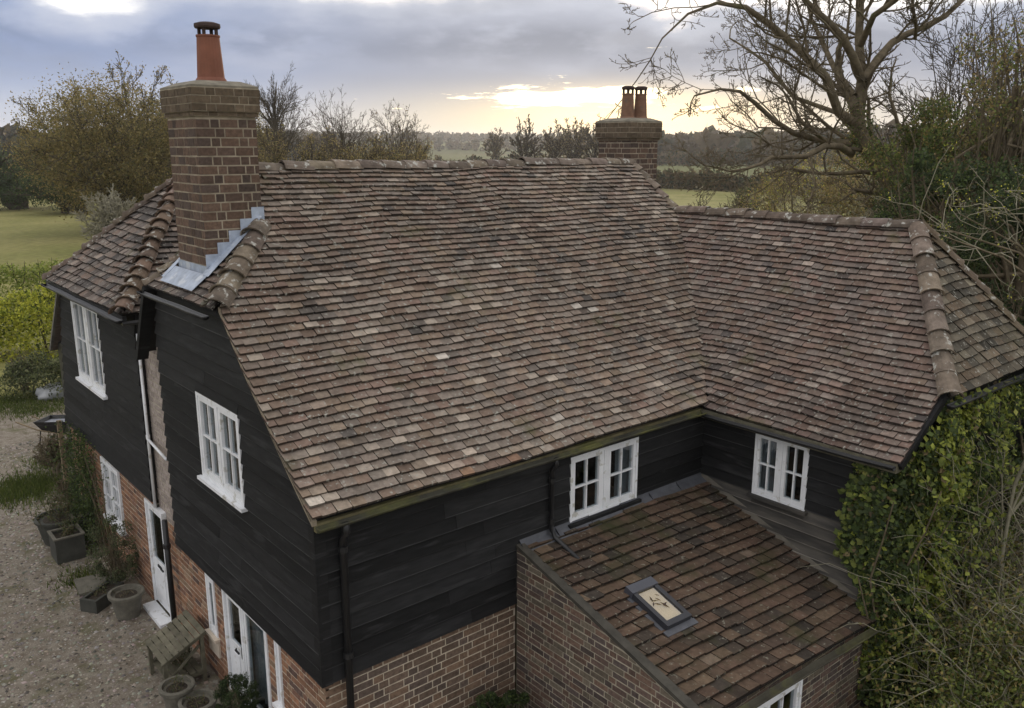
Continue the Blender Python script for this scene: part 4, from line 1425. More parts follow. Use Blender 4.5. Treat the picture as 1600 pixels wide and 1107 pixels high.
# ---- the largest tiles and bricks become pieces of their own, the rest one mesh for each slope or wall
def settle(kind, plural):
    C = CAND[kind]
    order = sorted(range(len(C)), key=lambda i: -C[i][0])
    single = set(i for i in order[:KEEP[kind]] if C[i][0] > 0)
    rest = {}
    for i, (area, part, fr, size, V, F, col, mat) in enumerate(C):
        if i in single:
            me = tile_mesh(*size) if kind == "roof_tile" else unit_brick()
            if not me.materials:
                me.materials.append(mat)
            o = bpy.data.objects.new(kind, me)
            COL.objects.link(o)
            o.parent = part
            p, a, b, c = fr
            o.matrix_local = Matrix(((a[0], b[0], c[0], p[0]), (a[1], b[1], c[1], p[1]), (a[2], b[2], c[2], p[2]), (0, 0, 0, 1)))
            if o.data.materials[0] is not mat:
                o.material_slots[0].link = "OBJECT"; o.material_slots[0].material = mat
            o.color = (*[float(x) for x in col], 1)
        else:
            m = rest.setdefault(part.name, (MB(), part, mat))[0]
            if kind == "roof_tile":
                p, a, b, c = fr
                if V is None:
                    V, F = tile_shape(*size)
                V = [p + a * x + b * y + c * z for x, y, z in V]
            b0 = len(m.T)
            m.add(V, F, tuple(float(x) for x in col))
            if kind == "roof_tile":
                m.T[b0 + 1:] = [tuple(0.32 * float(x) for x in col)] * (len(F) - 1)  # same painted shadow and grime on the edges of joined tiles
    for m, part, mat in rest.values():
        o = m.build(plural, mat, part)
        o["kind"] = "stuff"


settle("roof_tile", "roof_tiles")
settle("brick", "bricks")

# ------------------------------------------------------------------ planting
def tubes_np(P, R, n):
    """many tubes at once: P (M, K, 3), R (M, K)."""
    P = np.asarray(P, float); R = np.asarray(R, float)
    M, K, _ = P.shape
    D = np.empty_like(P)
    D[:, 1:-1] = P[:, 2:] - P[:, :-2]; D[:, 0] = P[:, 1] - P[:, 0]; D[:, -1] = P[:, -1] - P[:, -2]
    D /= np.linalg.norm(D, axis=2, keepdims=True) + 1e-9
    ref = np.broadcast_to(np.array((0.31, 0.17, 0.93)), D.shape)
    Xa = np.cross(D, ref); ln = np.linalg.norm(Xa, axis=2, keepdims=True)
    Xa = np.where(ln < 0.08, np.cross(D, np.array((1.0, 0.2, 0))), Xa)
    Xa /= np.linalg.norm(Xa, axis=2, keepdims=True) + 1e-9
    Ya = np.cross(D, Xa)
    an = 2 * PI * np.arange(n) / n
    V = P[:, :, None, :] + (Xa[:, :, None, :] * np.cos(an)[None, None, :, None] + Ya[:, :, None, :] * np.sin(an)[None, None, :, None]) * R[:, :, None, None]
    base = (np.arange(M) * K * n)[:, None, None]
    i = np.arange(K - 1)[None, :, None] * n
    k = np.arange(n)[None, None, :]
    k2 = (k + 1) % n
    F = np.stack([base + i + k, base + i + k2, base + i + n + k2, base + i + n + k], -1).reshape(-1, 4)
    return V.reshape(-1, 3), F


def join_np(parts):
    Vs, Fs, b = [], [], 0
    for V, F in parts:
        Vs.append(V); Fs.append(F + b); b += len(V)
    return np.concatenate(Vs), np.concatenate(Fs)


def curve(rg, P0, D, L, K, wob, up):
    """M branches of K points leaving P0 along D."""
    M = len(P0)
    pts = [P0]
    d = D.copy()
    for _ in range(K - 1):
        d = d + rg.normal(0, wob, (M, 3)) + np.array((0, 0, up))
        d /= np.linalg.norm(d, axis=1, keepdims=True)
        pts.append(pts[-1] + d * (L / (K - 1))[:, None])
    return np.stack(pts, 1), d


def spawn(rg, P, R, Lp, nb, ang, ratio, lo=0.35, rr=0.62, end=True):
    """children of branches P (M, K, 3): nb each, leaving at ang degrees."""
    M, K, _ = P.shape
    t = rg.uniform(lo, 0.97, (M, nb))
    if end:
        t[:, 0] = 1.0
    f = t * (K - 1)
    i0 = np.minimum(f.astype(int), K - 2)
    fr = (f - i0)[..., None]
    m = np.arange(M)[:, None]
    A, B = P[m, i0], P[m, i0 + 1]
    p = A * (1 - fr) + B * fr
    d = B - A
    d /= np.linalg.norm(d, axis=2, keepdims=True) + 1e-9
    q = rg.normal(0, 1, d.shape)
    q -= d * (q * d).sum(2, keepdims=True)
    q /= np.linalg.norm(q, axis=2, keepdims=True) + 1e-9
    a = np.radians(rg.normal(ang, ang * 0.25, (M, nb)))
    if end:
        a[:, 0] *= 0.45
    d = d * np.cos(a)[..., None] + q * np.sin(a)[..., None]
    r = (R[m, i0] * (1 - fr[..., 0]) + R[m, i0 + 1] * fr[..., 0]) * rr
    if end:
        r[:, 0] = R[:, -1] * 0.98
    L = Lp[:, None] * ratio * rg.uniform(0.7, 1.25, (M, nb)) * (1.15 - 0.4 * t)
    return p.reshape(-1, 3), d.reshape(-1, 3), L.reshape(-1), r.reshape(-1)


def grow(rg, roots, levels, nb, ang, ratio, wob=0.12, up=0.05, rmin=0.006, sides=(8, 6, 5, 4, 3, 3, 3), lo=0.35, taper=0.55, rr=(0.62,)):
    """roots: list of (points (K,3), radii (K,)); returns the limbs, the twigs and the twig points for leaves."""
    K = max(len(p) for p, _ in roots)

    def resample(p, r):
        p, r = np.array(p, float), np.array(r, float)
        s = np.linspace(0, len(p) - 1, K)
        ix = np.arange(len(p))
        return np.stack([np.interp(s, ix, p[:, j]) for j in range(3)], 1), np.interp(s, ix, r)
    rs = [resample(p, r) for p, r in roots]
    P = np.stack([a for a, _ in rs]); R = np.stack([b for _, b in rs])
    L = np.linalg.norm(np.diff(P, axis=1), axis=2).sum(1)
    limbs, twigs, tips = [tubes_np(P, R, sides[0])], [], []
    for lv in range(levels):
        n_ = nb[min(lv, len(nb) - 1)]
        p, d, L, r = spawn(rg, P, R, L, n_, ang, ratio, lo=lo, rr=rr[min(lv, len(rr) - 1)])
        r = np.maximum(r, rmin)
        k = 5 if lv < 2 else 4
        P, _ = curve(rg, p, d, L, k, wob, up)
        R = r[:, None] * np.linspace(1, taper, k)[None]
        R = np.maximum(R, rmin * 0.7)
        (limbs if lv < 2 else twigs).append(tubes_np(P, R, sides[min(lv + 1, len(sides) - 1)]))
        if lv >= levels - 2:
            tips.append(P.reshape(-1, 3))
    return limbs, twigs, np.concatenate(tips) if tips else np.zeros((0, 3))


def leaf_mesh(name, C, size, tint, rg, aspect=0.55, flat=0.0, spread=0.35, nrm=None):
    """small four-cornered leaves scattered at C."""
    n = len(C)
    tint = np.clip(np.asarray(tint) * 1.45, 0, 0.6)
    N_ = rg.normal(0, 1, (n, 3))
    if nrm is not None:
        N_ = N_ * (1 - flat) + np.asarray(nrm) * flat * 2.0
    else:
        N_[:, 2] += flat
    N_ /= np.linalg.norm(N_, axis=1, keepdims=True)
    T = rg.normal(0, 1, (n, 3))
    T -= N_ * (T * N_).sum(1, keepdims=True)
    T /= np.linalg.norm(T, axis=1, keepdims=True)
    B = np.cross(N_, T)
    s = (0.62 * size * rg.uniform(1 - spread, 1 + spread, n))[:, None]
    a = aspect * s
    V = np.stack([C - T * s, C + B * a - T * s * 0.1 + N_ * s * 0.12, C + T * s, C - B * a - T * s * 0.1 + N_ * s * 0.12], 1).reshape(-1, 3)
    F = np.arange(n * 4).reshape(-1, 4)
    return mesh_np(name, V, F, tint)


def tints(rg, n, cols, w, k=0.22):
    cols = np.array(cols)
    c = cols[rg.choice(len(cols), n, p=np.array(w) / np.sum(w))]
    return np.clip(c * rg.uniform(1 - k, 1 + k, (n, 1)), 0.005, 0.8)


GREYBARK = material("far_bark", (0.085, 0.072, 0.055), 0.95, 0.3, 1.5, spec=0.05)


def foot(u, D):
    p = at(u, 230.0, D)
    return np.array((p[0], p[1], land(p[0], p[1]) if D > 60 else 0.0))


def build_tree(name, label, cat, base, H, W, seed, levels=5, nb=(5, 4, 4, 3, 3), ang=38, leaves_n=0, leaf=0.2, cols=((0.1, 0.09, 0.03),), cw=(1,), trunk=0.35, r=None, mat=None, group=None, stems=1, up=0.06, ratio=0.62, rmin=0.012, fill=None, wob=0.13, fan=0, low=0.22):
    """trunk with limbs as one part, the twigs and the leaves as the crown."""
    rg = np.random.default_rng(seed)
    root = empty(name, base, label, cat, group)
    r = r or H * 0.022
    roots = []
    for k in range(stems):
        a = rg.uniform(0, 6.28)
        lean = (0.0 if stems == 1 else 0.16) + rg.uniform(0, 0.05)
        d = np.array((math.cos(a) * lean, math.sin(a) * lean, 1.0))
        h = H * trunk * rg.uniform(0.9, 1.15)
        pts = [np.array((math.cos(a), math.sin(a), 0)) * (0.3 * r * stems) + d * h * t + rg.normal(0, 0.012 * H, 3) * (t > 0) for t in (0, 0.3, 0.65, 1.0)]
        roots.append((pts, [r * q for q in (1.25, 0.95, 0.82, 0.7)]))
    if fan:
        # limbs rise from the trunk and open out to a rounded crown
        hz = H * (1 - low) / 2
        cz = H * low + hz
        for k in range(fan):
            f = (k + 0.5) / fan
            zc = 1 - 1.35 * f
            a = k * 2.39996 + rg.normal(0, 0.25)
            rr_ = math.sqrt(max(0.0, 1 - zc * zc))
            tgt = np.array((W / 2 * rr_ * math.cos(a), W / 2 * rr_ * math.sin(a), cz + hz * zc)) * rg.uniform(0.85, 1.03)
            tr0 = roots[k % stems][0]
            q0 = np.array(tr0[-1 if f < 0.6 else -2]) * rg.uniform(0.85, 1.0)
            if q0[2] > tgt[2] - 0.1 * H:
                q0 = np.array(tr0[1])
            q1 = q0 * 0.55 + tgt * 0.45 + np.array((0, 0, 0.10 * H * (rr_ - 0.2))) + rg.normal(0, 0.015 * H, 3)
            pts = [q0 * (1 - t) ** 2 + q1 * 2 * t * (1 - t) + tgt * t * t for t in (0, 0.35, 0.7, 1.0)]
            r0 = r * rg.uniform(0.28, 0.42)
            roots.append((pts, [r0, r0 * 0.75, r0 * 0.45, r0 * 0.2]))
    limbs, twigs, tips = grow(rg, roots, levels, nb, ang, ratio, up=up, rmin=rmin, wob=wob, lo=0.25 if fan else 0.35)
    # fit to the wanted height and width
    V0 = np.concatenate([v for v, _ in limbs + twigs])
    zmx = np.percentile(V0[:, 2], 99.7)
    wx = np.percentile(np.abs(V0[:, :2]), 98.5)
    kz, kx = H / zmx, (W / 2) / wx
    sc = np.array((kx, kx, kz))
    V, F = join_np(limbs)
    link("trunk", mesh_np("trunk", V * np.array((max(0.6, min(1.4, kx)),) * 2 + (kz,)) if False else V * sc, F, None, True), root, mat or GREYBARK)
    V, F = join_np(twigs)
    crown = link("crown", mesh_np("crown", V * sc, F), root, mat or GREYBARK)
    if leaves_n:
        C = tips[rg.integers(0, len(tips), leaves_n)] * sc + rg.normal(0, leaf * 1.1, (leaves_n, 3))
        if fill is not None:
            n2 = int(leaves_n * fill)
            cl = rg.normal(0, 1, (max(8, n2 // 90), 3))
            cl /= np.linalg.norm(cl, axis=1, keepdims=True)
            cl = cl * rg.uniform(0.45, 0.95, (len(cl), 1)) * np.array((W / 2, W / 2, H * 0.42)) + np.array((0, 0, H * 0.52))
            C2 = cl[rg.integers(0, len(cl), n2)] + rg.normal(0, W * 0.048, (n2, 3))
            C2 = C2[C2[:, 2] > 0.1]
            C = np.concatenate([C, C2])
        link("foliage", leaf_mesh("foliage", C, leaf, tints(rg, len(C), cols, cw), rg), crown, LEAF)
    return root


OLIVE = ((0.19, 0.15, 0.055), (0.14, 0.115, 0.045), (0.24, 0.19, 0.075), (0.11, 0.11, 0.042))
BROWN = ((0.16, 0.12, 0.065), (0.12, 0.092, 0.052), (0.20, 0.155, 0.08), (0.125, 0.115, 0.05))
GREEN = ((0.055, 0.08, 0.025), (0.085, 0.115, 0.03), (0.13, 0.155, 0.042), (0.04, 0.055, 0.02))
DARKG = ((0.028, 0.042, 0.019), (0.042, 0.058, 0.024), (0.06, 0.08, 0.03))
W4 = (4, 3, 2, 2)


def px_tree(u, vtop, D, wpx, *a, **k):
    b = foot(u, D)
    top = at(u, vtop, D)
    d = np.linalg.norm(top - CAM)
    return dict(base=b, H=top[2] - b[2], W=wpx * d / FPX)


def T(name, label, cat, u, vtop, D, wpx, seed, **k):
    q = px_tree(u, vtop, D, wpx)
    return build_tree(name, label, cat, q["base"], q["H"], q["W"], seed, **k)


# trees beyond the house, from the left of the picture to the right
T("autumn_tree", "big spreading autumn tree with thin olive leaves left of the near chimney", "tree", 172, 102, 88, 235, 3, levels=3, nb=(10, 5, 4), stems=3, trunk=0.30, leaves_n=17000, leaf=0.155, cols=OLIVE, cw=W4, fill=3.0, ratio=0.34, r=0.24, rmin=0.028, fan=30, low=0.10)
T("autumn_tree", "olive leafed tree standing directly behind the near chimney", "tree", 322, 138, 96, 220, 5, levels=3, nb=(10, 5, 4), stems=3, trunk=0.30, leaves_n=17000, leaf=0.155, cols=OLIVE, cw=W4, fill=3.0, ratio=0.34, r=0.24, rmin=0.028, fan=30, low=0.08)
T("bare_tree", "tall narrow bare tree just right of the near chimney", "tree", 438, 110, 82, 92, 8, levels=3, nb=(8, 5, 3), trunk=0.74, ang=38, up=0.06, ratio=0.38, r=0.22, rmin=0.015, fan=30, wob=0.06, low=0.34)
T("bare_tree", "wide fan-shaped bare tree behind the middle of the ridge", "tree", 533, 142, 105, 112, 9, levels=3, nb=(8, 5, 4), trunk=0.36, ang=40, up=0.05, ratio=0.36, r=0.30, rmin=0.018, fan=34, wob=0.06, low=0.28)
T("bare_tree", "rounded bare tree with a few brown leaves, right of the fan-shaped one", "tree", 626, 164, 100, 96, 12, levels=3, nb=(8, 5, 4), trunk=0.36, ang=42, up=0.05, ratio=0.36, r=0.28, rmin=0.018, fan=32, wob=0.06, low=0.28, leaves_n=1500, leaf=0.14, cols=BROWN, cw=W4)
for i, (u, vt, D, w, lb) in enumerate([
        (418, 208, 72, 90, "olive brown thicket bush behind the narrow bare tree"),
        (482, 216, 74, 120, "low olive bush between the two tallest bare trees"),
        (548, 212, 70, 140, "broad olive bush below the fan-shaped bare tree"),
        (612, 222, 66, 120, "brownish bush below the rounded bare tree"),
        (655, 232, 72, 70, "last low bush at the right end of the thicket behind the ridge")]):
    T("thicket_bush", lb, "bush", u, vt, D, w, 40 + i, levels=4, nb=(6, 5, 4, 3), stems=5, trunk=0.25, leaves_n=9000, leaf=0.11, cols=BROWN + OLIVE, cw=(2, 1, 2, 2, 4, 2, 3, 2), fill=1.0, ang=45, r=0.08, rmin=0.014, group="thicket bushes behind the ridge")
T("dead_shrub", "pale leafless shrub at the edge of the lawn", "shrub", 168, 298, 72, 85, 61, levels=4, nb=(7, 5, 4, 3), stems=6, trunk=0.2, ang=50, r=0.05, rmin=0.014, mat=BARKP)
for i, (u, vt, D, w, lb) in enumerate([
        (30, 240, 128, 150, "dark green bush mass at the far edge of the lawn, leftmost"),
        (105, 252, 118, 130, "dark green bush at the lawn edge next to the big autumn tree"),
        (215, 262, 105, 120, "dark bush under the big autumn tree")]):
    T("dark_bush", lb, "bush", u, vt, D, w, 70 + i, levels=3, nb=(5, 4, 4), stems=5, trunk=0.2, leaves_n=9000, leaf=0.2, cols=DARKG + GREEN[:1], cw=(3, 3, 1, 2), fill=1.3, ang=50, r=0.12, rmin=0.02, group="dark bushes along the lawn")
for i, (u, vt, D, w, lb) in enumerate([
        (822, 184, 200, 50, "small round bare tree on the field, left of the far chimney"),
        (868, 190, 215, 50, "glowing leafy tree in the sunset, first of the row by the far chimney"),
        (896, 186, 225, 46, "glowing leafy tree in the sunset, middle of the row by the far chimney"),
        (928, 190, 215, 50, "glowing leafy tree in the sunset, touching the far chimney"),
        (775, 201, 300, 36, "tiny dark tree on the skyline above the ridge")]):
    T("field_tree", lb, "tree", u, vt, D, w, 90 + i, levels=3, nb=(8, 5, 4), trunk=0.40, fan=18, low=0.25, ratio=0.34, leaves_n=2200 if i else 500, leaf=0.26, cols=BROWN, cw=W4, ang=36, r=0.4, rmin=0.10, up=0.04, group="trees on the far field")


def strip_hedge(name, label, a, b, h, w, seed, n, leaf, cols, cw, cat="hedge", group=None, base=None, stem_mat=None):
    """a hedge along a..b: inner stems and an uneven coat of leaves."""
    rg = np.random.default_rng(seed)
    a, b = np.array(a, float), np.array(b, float)
    L = np.linalg.norm(b - a)
    d = (b - a) / L
    s = np.array((-d[1], d[0], 0))
    root = empty(name, (0, 0, 0), label, cat, group)
    t = rg.uniform(0, 1, n)
    ang = rg.uniform(-0.15, PI + 0.15, n)
    hh = h * (0.72 + 0.5 * np.array([vnoise(q * L / (h * 1.1), seed, 3) for q in t]))
    ww = w * (0.75 + 0.5 * np.array([vnoise(q * L / (h * 0.7), seed, 4) for q in t]))
    k = rg.uniform(0.55, 1.0, n) ** 0.4
    k *= np.array([0.62 + 0.55 * vnoise(q * L / (0.32 * h), a * 3.2, seed + 5) for q, a in zip(t, ang)])
    C = a[None] + d[None] * (t * L)[:, None] + s[None] * (np.cos(ang) * ww / 2 * k)[:, None]
    C[:, 2] = np.array([land(p[0], p[1]) if math.hypot(p[0] - CAM[0], p[1] - CAM[1]) > 60 else 0 for p in C]) + np.clip(np.sin(ang), 0, 1) ** 0.6 * hh * k * 0.98 + 0.02
    low = ang < 0.0
    C[low, 2] += rg.uniform(0, 0.5, low.sum()) * h
    C += rg.normal(0, leaf * 0.6, C.shape)
    link("foliage", leaf_mesh("foliage", C, leaf, tints(rg, n, cols, cw), rg), root, LEAF)
    M = max(6, int(L / h * 5))
    p0 = a[None] + d[None] * (rg.uniform(0, L, M))[:, None] + s[None] * rg.normal(0, w * 0.12, M)[:, None]
    p0[:, 2] = np.array([land(p[0], p[1]) if math.hypot(p[0] - CAM[0], p[1] - CAM[1]) > 60 else 0 for p in p0])
    P, _ = curve(rg, p0, np.tile((0, 0, 1.0), (M, 1)) + rg.normal(0, 0.2, (M, 3)), np.full(M, h * 0.85), 4, 0.15, 0.05)
    V, F = tubes_np(P, np.tile(np.array((0.03, 0.025, 0.018, 0.01)) * max(1, h / 2.2), (M, 1)), 4)
    link("stems", mesh_np("stems", V, F), root, stem_mat or GREYBARK)
    return root


def gp(u, D):
    return foot(u, D)


for i, (u0, D0, u1, D1, h, lb) in enumerate([
        (640, 225, 960, 205, 3.0, "dark hedgerow crossing the field behind the ridge"),
        (680, 330, 1000, 360, 4.5, "second hedgerow, further off behind the ridge"),
        (1010, 190, 1420, 150, 3.2, "hedgerow on the field right of the far chimney"),
        (-60, 300, 230, 330, 5.0, "hedgerow between the left fields"),
        (-80, 480, 420, 560, 8.0, "far hedgerow with trees on the left skyline"),
        (990, 420, 1480, 400, 6.0, "far hedgerow below the skyline right of the far chimney")]):
    strip_hedge("hedgerow", lb, gp(u0, D0), gp(u1, D1), h, h * 0.9, 120 + i, 9000, 0.17 * h + 0.12, tuple(tuple(0.6 * q for q in c_) for c_ in BROWN + DARKG), (3, 3, 1, 2, 2, 2, 1), group="hedgerows across the fields")


def build_woodland():
    """the far wood that closes the view: one mass of crowns."""
    rg = np.random.default_rng(77)
    Vs, Fs, Ts, b = [], [], [], 0
    for u0, D0, u1, D1, n, hb in ((-250, 420, 520, 560, 620, 13), (420, 1500, 1250, 1400, 700, 11), (1010, 560, 1900, 430, 760, 14), (560, 980, 1060, 1050, 200, 8)):
        u = rg.uniform(u0, u1, n)
        D = D0 + (D1 - D0) * (u - u0) / (u1 - u0) + rg.normal(0, 60, n)
        for uu, dd in zip(u, D):
            p = foot(uu, max(200, dd))
            h = hb * rg.uniform(0.55, 1.25)
            m = 34
            C = rg.normal(0, 1, (m, 3))
            C /= np.linalg.norm(C, axis=1, keepdims=True)
            C = C * np.array((h * 0.42, h * 0.42, h * 0.5)) * rg.uniform(0.7, 1.0, (m, 1)) + p + np.array((0, 0, h * 0.5))
            Tn = rg.normal(0, 1, (m, 3)); Tn /= np.linalg.norm(Tn, axis=1, keepdims=True)
            Bn = np.cross(Tn, rg.normal(0, 1, (m, 3))); Bn /= np.linalg.norm(Bn, axis=1, keepdims=True)
            s = h * 0.2
            Vs.append(np.stack([C - Tn * s, C + Bn * s * 0.7, C + Tn * s, C - Bn * s * 0.7], 1).reshape(-1, 3))
            Fs.append(np.arange(m * 4).reshape(-1, 4) + b); b += m * 4
            Ts.append(np.tile(0.55 * tints(rg, 1, BROWN + DARKG, (3, 3, 1, 2, 2, 2, 1)), (m, 1)))
    tag(link("woodland", mesh_np("woodland", np.concatenate(Vs), np.concatenate(Fs), np.concatenate(Ts)), None, LEAF), "dark far woodland along the skyline", "woodland", kind="stuff")


build_woodland()

# the laurel hedge and planting beyond the drive
YG = ((0.32, 0.32, 0.042), (0.20, 0.225, 0.03), (0.41, 0.385, 0.06), (0.06, 0.08, 0.018))
a_, b_ = at(-420, 230, 40), at(150, 230, 37); a_[2] = b_[2] = 0
strip_hedge("laurel_hedge", "bright yellow green hedge at the left edge beyond the drive", a_, b_, 3.1, 2.6, 200, 30000, 0.105, YG, (4, 4, 2, 2))
a_, b_ = at(-420, 230, 55), at(170, 230, 50); a_[2] = b_[2] = 0
strip_hedge("laurel_hedge", "paler hedge top showing behind the bright yellow green hedge", a_, b_, 2.6, 2.2, 201, 15000, 0.12, ((0.16, 0.20, 0.04), (0.22, 0.24, 0.06), (0.10, 0.13, 0.03)), (3, 3, 2))
a_, b_ = at(-40, 230, 31.5), at(90, 230, 30.5); a_[2] = b_[2] = 0
strip_hedge("border_shrubs", "low grey green border planting at the foot of the bright hedge", a_, b_, 1.5, 1.6, 202, 6000, 0.075, ((0.10, 0.115, 0.05), (0.14, 0.145, 0.075), (0.05, 0.06, 0.03)), (3, 2, 3), cat="shrubs")

# ---- the right-hand side: the big bare tree and the ivy-clad evergreens
def L3(D, *uv):
    return [at(u, v, D + dz) for u, v, dz in uv]


def big_tree():
    rg = np.random.default_rng(314)
    D = 27
    k = D * 1.02 / FPX
    root = empty("old_bare_tree", (0, 0, 0), "large old bare tree with spreading limbs and an ivied trunk behind the side wing", "tree")
    limbs_in = [
        (L3(D, (1475, 560, 0), (1455, 420, 0), (1425, 335, 0), (1375, 268, 0), (1345, 215, 0), (1338, 170, 0)), [30, 28, 25, 22, 20, 18]),
        (L3(D, (1340, 185, 0), (1347, 120, 0.4), (1342, 60, 0.6), (1345, -10, 0.8), (1352, -90, 1.0)), [17, 14, 12, 10, 7]),
        (L3(D, (1338, 195, 0), (1310, 175, -0.6), (1290, 120, -1.2), (1245, 75, -1.8), (1205, 40, -2.4), (1165, 12, -3.0), (1120, 5, -3.6), (1075, 22, -4.2), (1035, 60, -4.5)), [15, 13, 12, 10.5, 9, 7, 4.5, 3, 2]),
        (L3(D, (1346, 125, 0), (1325, 68, -0.8), (1290, 30, -1.4), (1262, 8, -2.0), (1240, -40, -2.4), (1200, -90, -3)), [13, 11, 9.5, 8, 6, 4]),
        (L3(D, (1350, 125, 0), (1385, 72, 0.8), (1420, 52, 1.4), (1470, 32, 2.0), (1520, -15, 2.6), (1570, -80, 3)), [13, 11, 9.5, 8, 6, 4]),
        (L3(D, (1345, 70, 0), (1365, 25, -1.0), (1400, 0, -1.4), (1440, -40, -2), (1480, -90, -2.6)), [10, 8, 7, 6, 4]),
        (L3(D, (1330, 240, 0), (1300, 222, -1.4), (1255, 248, -2.2), (1210, 244, -3.0), (1180, 262, -3.6), (1140, 268, -4.2)), [12, 9, 7, 5.5, 4, 2.5]),
        (L3(D, (1332, 225, 0), (1296, 222, 0.1), (1260, 215, 0.0), (1228, 205, -1), (1190, 172, -1.6), (1165, 145, -2.4), (1130, 138, -3.0), (1085, 150, -3.6)), [11, 9.5, 8.5, 7.5, 6.5, 5, 3.5, 2]),
        (L3(D, (1312, 178, -0.4), (1275, 165, 0.5), (1235, 150, 1.2), (1200, 100, 2.0), (1165, 75, 2.6), (1140, 60, 3.2)), [7, 6.5, 6, 5, 3.5, 2.5]),
        (L3(D, (1335, 150, 0), (1305, 110, 0.8), (1282, 60, 1.6), (1268, 30, 2.2), (1255, -20, 2.8)), [9, 8, 7, 5.5, 4]),
        (L3(D, (1430, 60, 1.4), (1432, 40, 0.8), (1425, 10, 0.4), (1430, -40, 0)), [5, 5, 4.5, 3.5]),
    ]
    roots = [(np.array(p), np.array(r) * k * 0.48) for p, r in limbs_in]
    limbs, twigs, tips = grow(rg, roots, 5, (12, 7, 5, 3, 2), 42, 0.37, wob=0.19, up=0.05, rmin=0.0095, lo=0.18, sides=(9, 5, 4, 3, 3, 3), rr=(0.36, 0.55, 0.6))
    V, F = join_np(limbs[:1])
    link("trunk", mesh_np("trunk", V, F, None, True), root, BARK)
    V, F = join_np(limbs[1:] + twigs)
    link("crown", mesh_np("crown", V, F), root, BARK)
    n = 5200
    P = np.array(roots[0][0])
    q = rg.uniform(0, len(P) - 1.01, n)
    i0 = q.astype(int)
    C = P[i0] * (1 - (q - i0))[:, None] + P[i0 + 1] * (q - i0)[:, None] + rg.normal(0, 0.20, (n, 3))
    link("ivy", leaf_mesh("ivy", C, 0.06, tints(rg, n, GREEN + OLIVE, (3, 3, 2, 2, 1, 1, 1, 1)), rg), root, LEAF)


big_tree()


def evergreen(name, label, c, rad, n, seed, leaf, cols, cw, clumps=60, twigs_n=140, cat="tree", trunk_r=0.16, bark=None, group=None):
    """a leafy mass with clumps and hollows, on a trunk that stands on the ground."""
    rg = np.random.default_rng(seed)
    c = np.array(c, float); rad = np.array(rad, float)
    root = empty(name, (c[0], c[1], 0), label, cat, group)
    o = np.array((c[0], c[1], 0))
    cl = rg.normal(0, 1, (clumps, 3)); cl /= np.linalg.norm(cl, axis=1, keepdims=True)
    cl = cl * rg.uniform(0.35, 1.0, (clumps, 1)) ** 0.5 * rad + c
    cl[:, 2] = np.maximum(cl[:, 2], 0.3)
    w = rg.uniform(0.4, 1.6, clumps); w /= w.sum()
    i = rg.choice(clumps, n, p=w)
    sz = rg.uniform(0.10, 0.24, clumps)[i][:, None] * rad.mean()
    v = rg.normal(0, 1, (n, 3)); v /= np.linalg.norm(v, axis=1, keepdims=True)
    C = cl[i] + v * sz * rg.uniform(0.5, 1.15, (n, 1))
    C = C[C[:, 2] > 0.05]
    tone = rg.uniform(0.7, 1.3, clumps)[i][:len(C), None]
    P0 = np.array([(0, 0, 0), (0.1, 0, c[2] * 0.5), (0, 0.1, c[2] + rad[2] * 0.4)])
    M = twigs_n
    st = np.stack([np.zeros(M), np.zeros(M), rg.uniform(0.15, 1.0, M) * (c[2] + rad[2] * 0.3)], 1)
    tg = cl[rg.integers(0, clumps, M)] - o
    mid = 0.5 * (st + tg) + rg.normal(0, 0.12 * rad.mean(), (M, 3))
    ext = tg + (tg - mid) * 0.35 + rg.normal(0, 0.1 * rad.mean(), (M, 3))
    P = np.stack([st, mid, tg, ext], 1)
    R = np.tile(np.array((0.35, 0.2, 0.1, 0.03)) * trunk_r, (M, 1)) * rg.uniform(0.5, 1.2, (M, 1))
    V1, F1 = tubes_np(P0[None], np.array([[1.1, 0.9, 0.5]]) * trunk_r, 8)
    link("trunk", mesh_np("trunk", V1, F1), root, bark or BARK)
    V2, F2 = tubes_np(P, R, 4)
    link("branches", mesh_np("branches", V2, F2), root, bark or BARK)
    tt = tints(rg, len(C), cols, cw) * tone
    link("crown", leaf_mesh("crown", C - o, leaf, tt, rg), root, LEAF)
    return root


def AT(u, v, D):
    return at(u, v, D)


evergreen("ivied_tree", "olive green ivied tree directly right of the old bare tree", AT(1480, 270, 25), (2.0, 2.0, 2.3), 20000, 401, 0.07, GREEN + OLIVE, (2, 3, 2, 2, 1, 1, 1, 2), 70)
evergreen("ivied_tree", "tall leafy tree filling the upper right corner", AT(1585, 215, 23), (1.9, 1.9, 2.8), 9000, 402, 0.06, GREEN + OLIVE + BROWN, (1, 2, 2, 1, 2, 2, 1, 2, 2, 2, 1, 1), 70)
evergreen("dark_evergreen", "dark evergreen right behind the hipped end of the wing", AT(1490, 400, 21), (2.1, 2.1, 2.3), 20000, 403, 0.07, DARKG + GREEN[:2], (4, 4, 2, 2, 1), 70)
evergreen("dark_evergreen", "dark evergreen at the right edge, level with the wing eave", AT(1600, 470, 17.5), (1.5, 1.5, 2.4), 20000, 404, 0.06, DARKG + GREEN[:1], (4, 4, 2, 1), 60)
evergreen("dark_evergreen", "dark evergreen low at the right edge behind the slim pale trunk", AT(1625, 640, 16.5), (1.3, 1.3, 2.0), 12000, 408, 0.06, DARKG + GREEN[:2], (4, 4, 2, 2, 1), 60)
for i, (u, v, D, lb) in enumerate([(1720, 420, 20, "dark evergreen just past the right edge, nearest the wing"), (1800, 330, 27, "dark evergreen further out past the right edge"), (1900, 450, 19, "dark evergreen far past the right edge")]):
    evergreen("dark_evergreen", lb, AT(u, v, D), (2.4, 2.4, 2.8), 9000, 420 + i, 0.085, DARKG + GREEN[:2], (4, 4, 2, 2, 1), 60)
